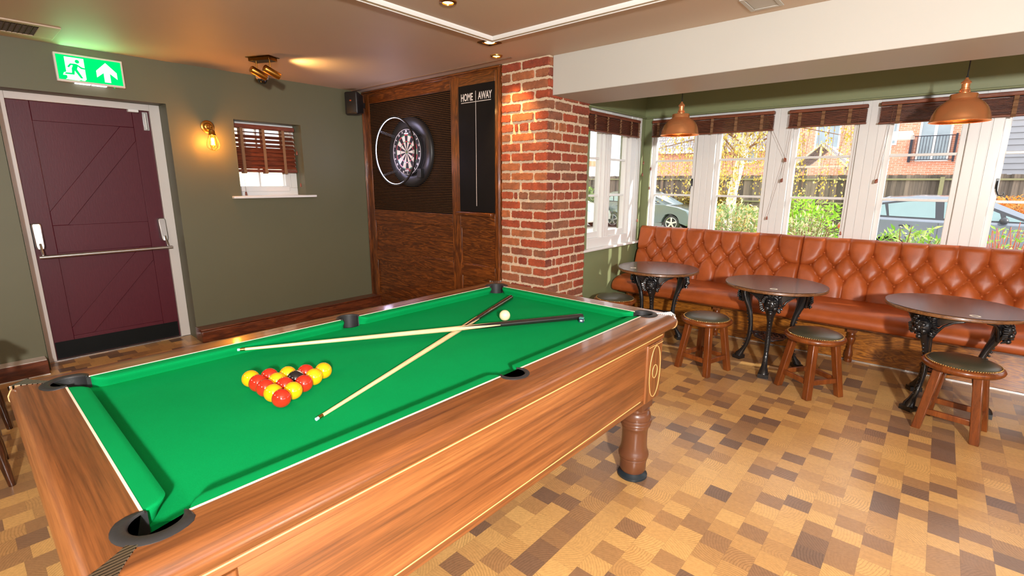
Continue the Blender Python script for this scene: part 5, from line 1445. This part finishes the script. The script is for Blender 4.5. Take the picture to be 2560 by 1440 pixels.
for i in range(14): x = -1.18+i*0.098; box(bm, x, x+0.016, -0.24, -0.225, 2.40, 3.35)
build('balcony_railing', bm, paint('black_railing', sr(40, 38, 52), 0.5), h1)

h2 = thing('slate_roofed_house', 'brick house with a pale slate roof and skylight, seen behind the birch', 'house', (0, 26.4, 0))
bm = nb(); box(bm, -14.2, -6.62, 0.25, 5.0, gz(27)-0.1, 3.12); prism(bm, [(-14.2, 3.0), (-12.0, 3.0), (-14.2, 5.6)], 0.0, 0.2, 'y'); build('wall', bm, M_hb, h2)
bm = nb(); v0 = (-11.9, -0.05, 3.05); prismpts = [(-11.9, -0.05, 3.05), (-6.62, -0.05, 3.05), (-6.62, 3.4, 5.9), (-14.4, 3.4, 5.9)]
A = [bm.verts.new(p) for p in prismpts]; B_ = [bm.verts.new((p[0], p[1]+0.02, p[2]-0.08)) for p in prismpts]
bm.faces.new(A); bm.faces.new(list(reversed(B_)))
for i in range(4): bm.faces.new((A[i], A[(i+1) % 4], B_[(i+1) % 4], B_[i]))
build('roof', bm, M_slate, h2)
bm = nb(); bar(bm, (-11.95, -0.09, 3.04), (-6.62, -0.09, 3.04), 0.10, 0.12); bar(bm, (-11.95, -0.09, 3.04), (-14.5, -0.09, 5.9), 0.10, 0.12); build('fascia', bm, M_upvc, h2)
bm = nb(); bar(bm, (-10.95, 0.75, 3.78), (-10.95, 1.65, 4.52), 0.8, 0.12); build('skylight', bm, M_upvc, h2)
hwin(h2, -7.60, -7.12, 0.24, 3.0-0.6, 3.0, 0)
# timber gable beyond the fence
gs = thing('timber_porch', 'small gabled porch roof with pale timber barge boards above the fence', 'porch', (-3.62, 21.7, 0))
M_oldw = paint('pale_old_timber', sr(206, 190, 168), 0.85, 0.12, 12)
for s_ in (-1, 1):
    bm = nb(); bar(bm, (0, 0, 2.86), (s_*1.12, 0, 1.84), 0.06, 0.13, (0, 1, 0)); build('barge_board', bm, M_oldw, gs)
bm = nb(); bar(bm, (-0.95, 0.02, 2.05), (0.85, 0.02, 2.05), 0.08, 0.11, (0, 1, 0)); bar(bm, (0, 0.02, 2.05), (0, 0.02, 2.80), 0.07, 0.08, (0, 1, 0)); build('tie_beam', bm, M_oldw, gs)
bm = nb(); prism(bm, [(-1.15, 1.86), (0, 2.92), (1.15, 1.86), (1.15, 1.80), (0, 2.86), (-1.15, 1.80)], 0.05, 2.6, 'y'); build('roof', bm, M_slate, gs)
for s_ in (-1, 1):
    for y in (0.1, 2.4):
        bm = nb(); box(bm, s_*0.85-0.05, s_*0.85+0.05, y-0.05, y+0.05, gz(22)-0.1, 2.05); build('post', bm, M_oldw, gs)
# weatherboarded barn at the right
wb = thing('weatherboarded_barn', 'grey weatherboarded building behind the fence at the right', 'building', (0, 24.0, 0))
bm = nb(); P = [(0.25, gz(24)-0.1)]; z = gz(24)
while z < 6: P += [(-0.035, z), (0.0, z+0.20)]; z += 0.20
P += [(0.25, z)]
prism(bm, P, 1.32, 9.0, 'x'); build('boards', bm, paint('grey_weatherboard', sr(150, 150, 156), 0.7, 0.08, 3), wb)
bm = nb(); box(bm, 1.24, 1.34, -0.06, 0.1, gz(24)-0.1, 6.2); build('corner_board', bm, paint('barn_trim', sr(196, 196, 196), 0.6), wb)
bm = nb(); prism(bm, [(1.0, 6.1), (9.4, 6.1), (5.2, 9.0)], -0.3, 0.3, 'y'); build('gable', bm, M_slate, wb)
# white rendered garage far left
gg = thing('white_garage', 'white rendered low building seen through the bay side window', 'building', (-24.5, 28.5, 0))
bm = nb(); box(bm, -3, 5.0, 0, 5, gz(28)-0.1, 2.62); build('wall', bm, paint('white_render', sr(244, 242, 236), 0.8), gg)
bm = nb(); box(bm, -3.2, 5.2, -0.2, 5.2, 2.62, 2.95); build('roof_edge', bm, paint('tile_brown', sr(170, 120, 84), 0.8, 0.2, 9), gg)
# pale house seen through the small window
ph = thing('cream_house', 'cream rendered house with dark framed window, outside the small window', 'house', (-13.5, 0, 0))
bm = nb(); box(bm, -5, 0, -2, 16, -0.5, 7); build('wall', bm, paint('cream_render', sr(246, 226, 190), 0.8), ph)
bm = nb()
for (y0, y1) in ((5.2, 6.6), ):
    for (a, b, c, d) in ((y0, y1, 1.92, 2.0), (y0, y1, 3.2, 3.28), (y0, y0+.08, 1.92, 3.28), (y1-.08, y1, 1.92, 3.28)): box(bm, 0, 0.05, a, b, c, d)
wn_ = build('window', bm, paint('dark_frame', sr(84, 60, 48), 0.5), ph)
bm = nb(); box(bm, 0, 0.02, 5.25, 6.55, 1.95, 3.25); build('pane', bm, M_pane, wn_)
bm = nb(); tube(bm, [(0.06, 7.2, -0.3), (0.06, 7.2, 7)], 0.05, 10); build('downpipe', bm, paint('pipe_brown', sr(90, 66, 56), 0.5), ph)
lf = thing('low_fence', 'low pale picket fence outside the small window', 'fence', (-11.8, 0, 0))
bm = nb()
for i in range(100): box(bm, 0, 0.02, 0.6+i*0.12, 0.69+i*0.12, -0.3, 1.02+0.02*(i % 3))
build('pickets', bm, paint('pale_picket', sr(216, 196, 150), 0.8, 0.15, 9), lf)
bm = nb(); box(bm, 0.02, 0.06, 0.5, 12.6, 0.70, 0.77); build('rail', bm, M_rail, lf)

# ---- cars
def car(label, loc, m_body, m_lo, rz=0.0, k=1.0, sx=1.0):
    t = thing('parked_car', label, 'car', loc, rz)
    Wd = 0.86
    def arch(cx, r=0.37): return [(cx+r*cos(a), 0.30+r*sin(a)) for a in [pi*0.97-i*pi*0.94/12 for i in range(13)]]
    low = [(0.10, 0.26)]+[(x, z) for x, z in arch(0.80)]+[(2.2, 0.20)]+[(x, z) for x, z in arch(3.32)]+[(3.98, 0.24), (4.10, 0.32), (4.12, 0.52), (4.06, 0.66), (3.90, 0.80), (3.55, 0.92), (3.02, 1.00), (2.0, 0.985), (0.9, 1.01), (0.14, 1.03), (0.02, 0.88), (-0.02, 0.62), (-0.04, 0.40)]
    cx, cz = 2.05, 0.6
    bm = nb()
    def L(y, s, dz=0): return [(cx+(x-cx)*s, y, cz+(z-cz)*(s if z > 0.45 else 1)+dz) for x, z in low]
    loft(bm, [L(-Wd, 0.93), L(-Wd-0.0, 0.965), L(-Wd+0.035, 0.99), L(-Wd+0.14, 1.0), L(Wd-0.14, 1.0), L(Wd-0.035, 0.99), L(Wd, 0.965), L(Wd, 0.93)])
    for f in bm.faces:
        if len(f.verts) > 4: pass
    bmesh.ops.triangulate(bm, faces=[f for f in bm.faces if len(f.verts) > 4])
    body = build('body', bm, m_body, t, 0, 38)
    cab = [(0.10, 0.99), (0.42, 1.34), (0.66, 1.455), (1.2, 1.50), (1.8, 1.495), (2.20, 1.44), (3.08, 0.985)]
    bm = nb()
    def Cb(f): return [[(x, y*(Wd-0.03-(z-0.98)*0.34)*f, z) for x, z in cab] for y in (-1, 1)]
    a_, b_ = Cb(1.0); a2 = [(1.55+(x-1.55)*0.90, y*0.90, 1.2+(z-1.2)*1.0+(0.012 if z > 1.3 else 0)) for x, y, z in a_]; b2 = [(x, -y, z) for x, y, z in a2]
    loft(bm, [a_, a2, b2, b_]); build('cabin', bm, m_body, t, 0, 50)
    M_gl = paint('car_glass', sr(120, 150, 152), 0.05, 0.2, 2, coat=1.0)
    M_blk = paint('car_trim', sr(52, 54, 60), 0.4)
    for sy in (-1, 1):
        def side(pts, off, name, m):
            bm = nb(); A = [bm.verts.new((x, sy*((Wd-0.03-(z-0.98)*0.34)+off), z)) for x, z in pts]; bm.faces.new(A); 
            r = bmesh.ops.extrude_face_region(bm, geom=bm.faces[:]); 
            for v in [e for e in r['geom'] if isinstance(e, bmesh.types.BMVert)]: v.co.y -= sy*0.01
            return build(name, bm, m, t)
        side([(0.50, 1.06), (0.34, 1.10), (0.62, 1.345), (1.05, 1.42), (1.75, 1.425), (2.12, 1.37), (2.84, 1.03), (1.6, 1.035)], 0.004, 'window_surround', M_blk)
        side([(0.56, 1.095), (0.44, 1.11), (0.66, 1.31), (0.70, 1.32), (0.76, 1.09)], 0.010, 'quarter_glass', M_gl)
        side([(0.80, 1.085), (0.75, 1.33), (1.06, 1.385), (1.46, 1.40), (1.50, 1.07)], 0.010, 'rear_glass', M_gl)
        side([(1.62, 1.07), (1.59, 1.40), (1.76, 1.395), (2.08, 1.34), (2.36, 1.20), (2.40, 1.06)], 0.010, 'front_glass', M_gl)
        side([(2.46, 1.06), (2.44, 1.165), (2.70, 1.055)], 0.010, 'corner_glass', M_gl)
        bm = nb(); sphere(bm, (2.42, sy*(Wd+0.06), 1.07), 0.085, 14, 8, (0.75, 1.1, 0.8)); build('door_mirror', bm, M_blk, t, 0, 60)
        for hx in (0.98, 1.92):
            bm = nb(); bar(bm, (hx, sy*(Wd+0.012), 0.90), (hx+0.17, sy*(Wd+0.012), 0.90), 0.02, 0.03); build('door_handle', bm, M_blk, t, 0.004)
        bm = nb()
        for xx in (1.56, 2.52): bar(bm, (xx, sy*(Wd+0.001), 0.30), (xx, sy*(Wd+0.001), 0.98), 0.003, 0.012, (0, 1, 0))
        build('door_seams', bm, M_blk, t)
        bm = nb(); bar(bm, (1.2, sy*(Wd-0.01), 0.25), (2.95, sy*(Wd-0.01), 0.25), 0.04, 0.10, (0, 0, 1)); build('sill_cladding', bm, m_lo, t)
        bm = nb(); sphere(bm, (0.07, sy*(Wd-0.10), 0.83), 0.13, 14, 8, (0.9, 1.0, 0.85)); build('tail_light', bm, paint('tail_red', sr(200, 30, 30), 0.15, coat=1.0), t, 0, 60)
        bm = nb(); sphere(bm, (3.93, sy*(Wd-0.16), 0.68), 0.12, 14, 8, (1.2, 1.0, 0.6)); build('head_light', bm, M_gl, t, 0, 60)
        for wx in (0.80, 3.32):
            MW = Matrix(((1, 0, 0, wx), (0, 0, -sy, sy*(Wd-0.11)), (0, 1, 0, 0.31), (0, 0, 0, 1)))
            MW = Matrix(((1, 0, 0, wx), (0, 0, sy, sy*(Wd-0.19)), (0, 1, 0, 0.31), (0, 0, 0, 1)))
            bm = nb(); lathe(bm, [(0.20, 0.01), (0.29, 0.0), (0.315, 0.03), (0.318, 0.16), (0.29, 0.195), (0.225, 0.19), (0.21, 0.15)], 36, (0, 0, 0), MW, cap=True); wh = build('wheel', bm, M_black, t, 0, 50)
            bm = nb(); lathe(bm, [(0.20, 0.17), (0.222, 0.192), (0.215, 0.197), (0.195, 0.185)], 36, (0, 0, 0), MW, cap=False); lathe(bm, [(0.0, 0.195), (0.05, 0.192), (0.055, 0.17)], 20, (0, 0, 0), MW, cap=False)
            for q in range(5):
                a = q*2*pi/5+0.3; p0 = MW @ Vector((0.03*cos(a), 0.03*sin(a), 0.180)); p1 = MW @ Vector((0.212*cos(a), 0.212*sin(a), 0.186)); bar(bm, p0, p1, 0.062, 0.02, MW.to_3x3() @ Vector((0, 0, 1)))
            build('alloy_rim', bm, M_steel, wh)
    if k != 1.0 or sx != 1.0: t.scale = (k*sx, k, k)
    return t
M_grey = paint('silver_grey_paint', sr(128, 136, 148), 0.16, 0.02, 3, coat=1.0, metal=0.3)
M_grn = paint('grey_green_paint', sr(92, 108, 108), 0.16, 0.02, 3, coat=1.0, metal=0.3)
M_wht = paint('white_car_paint', sr(226, 224, 214), 0.2, 0.02, 3, coat=1.0)
M_lo = paint('grey_cladding', sr(110, 118, 116), 0.5)
car('silver grey car parked close outside the two right hand windows', (-1.62, 13.8, gz(14.6)), M_grey, M_lo, 0, 1.0, 1.06)
car('grey green car parked further off, its front wheel seen in the leftmost window', (-10.98, 19.0, gz(19.8)), M_grn, M_lo)
car('pale car parked at the far left, behind the bay side window', (-14.3, 17.2, gz(17.4)), M_wht, M_lo)

# ---- plants
def m_leaf(name, c1, c2, c3=None):
    t = NT(name); g = t.n('ShaderNodeNewGeometry')
    st_ = [(0.0, c1), (0.6, c2)]+([(0.92, c3)] if c3 else [])
    col = t.ramp(g.outputs['Random Per Island'], st_)
    b = t.n('ShaderNodeBsdfPrincipled'); t.l(col, b.inputs['Base Color']); b.inputs['Roughness'].default_value = 0.45
    tr = t.n('ShaderNodeBsdfTranslucent'); t.l(col, tr.inputs['Color']); m = t.n('ShaderNodeMixShader'); m.inputs['Fac'].default_value = 0.35
    t.l(b.outputs[0], m.inputs[1]); t.l(tr.outputs[0], m.inputs[2]); t.l(m.outputs[0], t.out.inputs['Surface']); return t.m
def leaf(bm, p, d, n, L, W_):
    d = d.normalized(); s = d.cross(n)
    if s.length < 1e-3: s = d.cross(Vector((1, 0.3, 0.2)))
    s.normalize(); u = s.cross(d)
    a = bm.verts.new(p); b = bm.verts.new(p+d*L*0.45+s*W_*0.5+u*W_*0.12); c = bm.verts.new(p+d*L); e = bm.verts.new(p+d*L*0.45-s*W_*0.5+u*W_*0.12); mdl = bm.verts.new(p+d*L*0.5-u*W_*0.05)
    bm.faces.new((a, b, mdl)); bm.faces.new((b, c, mdl)); bm.faces.new((c, e, mdl)); bm.faces.new((e, a, mdl))
M_twig = paint('twig_brown', sr(128, 92, 66), 0.8, 0.2, 20)
M_twigr = paint('red_stem', sr(196, 112, 92), 0.7, 0.2, 20)
def shrub(label, x, y, r, ztop, m, n=900, L=0.07, W_=0.03, sd=1, stems=22, twig=None, ry=None, name='garden_shrub'):
    rr = random.Random(sd); g0 = gz(y); t = thing(name, label, 'shrub', (x, y, g0)); H = ztop-g0; ry = ry or r
    bm = nb(); tips = []
    for i in range(stems):
        a = rr.uniform(0, 2*pi); q = math.sqrt(rr.random()); tip = Vector((r*q*cos(a), ry*q*sin(a), H*(0.72+0.28*math.sqrt(max(0, 1-q*q)))*rr.uniform(0.85, 1.06)))
        base = Vector((tip.x*0.25, tip.y*0.25, 0)); mid = (base+tip)/2+Vector((rr.uniform(-.08, .08), rr.uniform(-.08, .08), 0)); tube(bm, [base, mid, tip], [0.010, 0.006, 0.003], 5); tips.append((base, mid, tip))
    build('stems', bm, twig or M_twig, t)
    bm = nb()
    for i in range(n):
        a = rr.uniform(0, 2*pi); q = math.sqrt(rr.random()); hz = rr.random()**0.45
        p = Vector((r*q*cos(a), ry*q*sin(a), H*(0.15+0.85*hz*(0.70+0.30*math.sqrt(max(0, 1-q*q))))))
        p += Vector((rr.gauss(0, .03), rr.gauss(0, .03), rr.gauss(0, .03)))
        d = Vector((p.x*0.8+rr.gauss(0, .5), p.y*0.8+rr.gauss(0, .5), rr.uniform(-.3, 1.0)))
        leaf(bm, p, d, Vector((rr.gauss(0, .5), rr.gauss(0, .5), 1)), L*rr.uniform(.6, 1.3), W_*rr.uniform(.6, 1.3))
    build('foliage', bm, m, t)
    return t
M_lau = m_leaf('laurel_leaves', sr(120, 170, 40), sr(150, 200, 50), sr(190, 220, 90))
M_var = m_leaf('variegated_leaves', sr(110, 146, 84), sr(176, 190, 128), sr(236, 206, 176))
M_mid = m_leaf('fresh_leaves', sr(104, 160, 48), sr(160, 196, 84), sr(206, 214, 140))
M_yel = m_leaf('yellow_leaves', sr(176, 158, 56), sr(206, 180, 84), sr(216, 202, 120))
M_ora = m_leaf('autumn_leaves', sr(206, 140, 60), sr(222, 168, 90), sr(200, 110, 70))
M_hdg = m_leaf('autumn_hedge_leaves', sr(150, 140, 60), sr(186, 160, 84), sr(150, 110, 70))
shrub('variegated green and cream shrub outside the second window from the left', -2.22, 7.4, 0.42, 1.16, M_var, 1500, 0.085, 0.032, 2)
shrub('bright green laurel bush behind the twiggy shrub, outside the middle window', -1.62, 8.6, 0.60, 1.22, M_lau, 1500, 0.09, 0.04, 3)
shrub('twiggy pale variegated shrub low outside the middle window', -1.22, 6.7, 0.38, 1.06, M_var, 1000, 0.07, 0.026, 4, 60)
shrub('leafy green shrub with pale blades below the silver grey car', -0.20, 6.6, 0.38, 0.97, M_mid, 900, 0.08, 0.026, 5, 40)
shrub('shrub with bare reddish stems outside the right hand window', 0.56, 6.7, 0.32, 1.02, M_mid, 420, 0.06, 0.024, 6, 90, M_twigr)
shrub('rounded dark and yellow green bush behind the birch trunk', -4.0, 12.8, 0.8, 0.92, M_yel, 1600, 0.09, 0.05, 7)
shrub('brownish yellow hedge at the nose of the grey green car', -7.2, 20.5, 1.25, 1.15, M_hdg, 2600, 0.11, 0.07, 8, 30, None, 0.33, 'garden_hedge')
shrub('orange leaved bush behind the bonnet of the silver grey car', 1.65, 18.2, 1.0, 1.12, M_ora, 2200, 0.12, 0.07, 9, 30, None, 0.8)
shrub('ivy patch growing on the fence, seen past the bay side window', -13.2, 20.5, 0.6, 1.3, M_mid, 900, 0.12, 0.07, 10, 14, None, 0.3)
# birch
bt = thing('birch_tree', 'white barked birch with hanging yellow leaves outside the second window', 'tree', (-3.42, 11.0, gz(11)))
def m_birch():
    t = NT('birch_bark'); v = t.coord(scale=(1, 1, 3.2)); n = t.noise(v, 5, 4, 0.6); 
    return t.bsdf(t.ramp(n, [(0.30, sr(60, 52, 48)), (0.40, sr(220, 210, 200)), (0.8, sr(240, 234, 226))]), 0.7)
M_bark = m_birch()
H0 = gz(11)
bm = nb(); trk = [(0, 0, 0), (0.02, 0, 0.8), (0.08, 0, 1.6), (0.20, 0, 2.3), (0.30, 0, 3.0), (0.36, 0.05, 4.0), (0.38, 0, 5.4), (0.44, 0, 7.0)]
tube(bm, trk, [0.125, 0.105, 0.095, 0.088, 0.08, 0.065, 0.045, 0.02], 18); build('trunk', bm, M_bark, bt, 0, 180)
rr = random.Random(21); bm = nb(); lf = nb()
for i in range(38):
    z0 = rr.uniform(1.9, 5.2); k_ = min(6, int(z0/1.0)); bx = 0.05+0.09*z0*0.8; a = rr.uniform(0, 2*pi); Lb = rr.uniform(0.7, 2.3)
    p0 = Vector((0.02+0.075*z0, 0, z0)); p1 = p0+Vector((Lb*0.5*cos(a), Lb*0.5*sin(a), 0.45)); p2 = p0+Vector((Lb*cos(a), Lb*sin(a), 0.25)); tube(bm, [p0, p1, p2], [0.022, 0.014, 0.006], 6)
    for j in range(7):
        s = rr.uniform(0.35, 1.0); q = p0.lerp(p2, s)+Vector((rr.uniform(-.15, .15), rr.uniform(-.15, .15), 0.15)); dl = rr.uniform(0.8, 2.2); dl = min(dl, q.z-1.35)
        if dl < 0.2: continue
        e = q+Vector((rr.uniform(-.15, .15), rr.uniform(-.15, .15), -dl)); tube(bm, [q, (q+e)/2+Vector((rr.uniform(-.08, .08), rr.uniform(-.08, .08), 0.05)), e], [0.005, 0.003, 0.002], 4)
        for m_ in range(int(dl*26)):
            p = q.lerp(e, rr.random())+Vector((rr.gauss(0, .04), rr.gauss(0, .04), rr.gauss(0, .04)))
            leaf(lf, p, Vector((rr.gauss(0, .5), rr.gauss(0, .5), -1)), Vector((rr.gauss(0, 1), rr.gauss(0, 1), .3)), rr.uniform(.035, .065), rr.uniform(.025, .045))
build('branches', bm, M_twig, bt); build('foliage', lf, M_yel, bt)
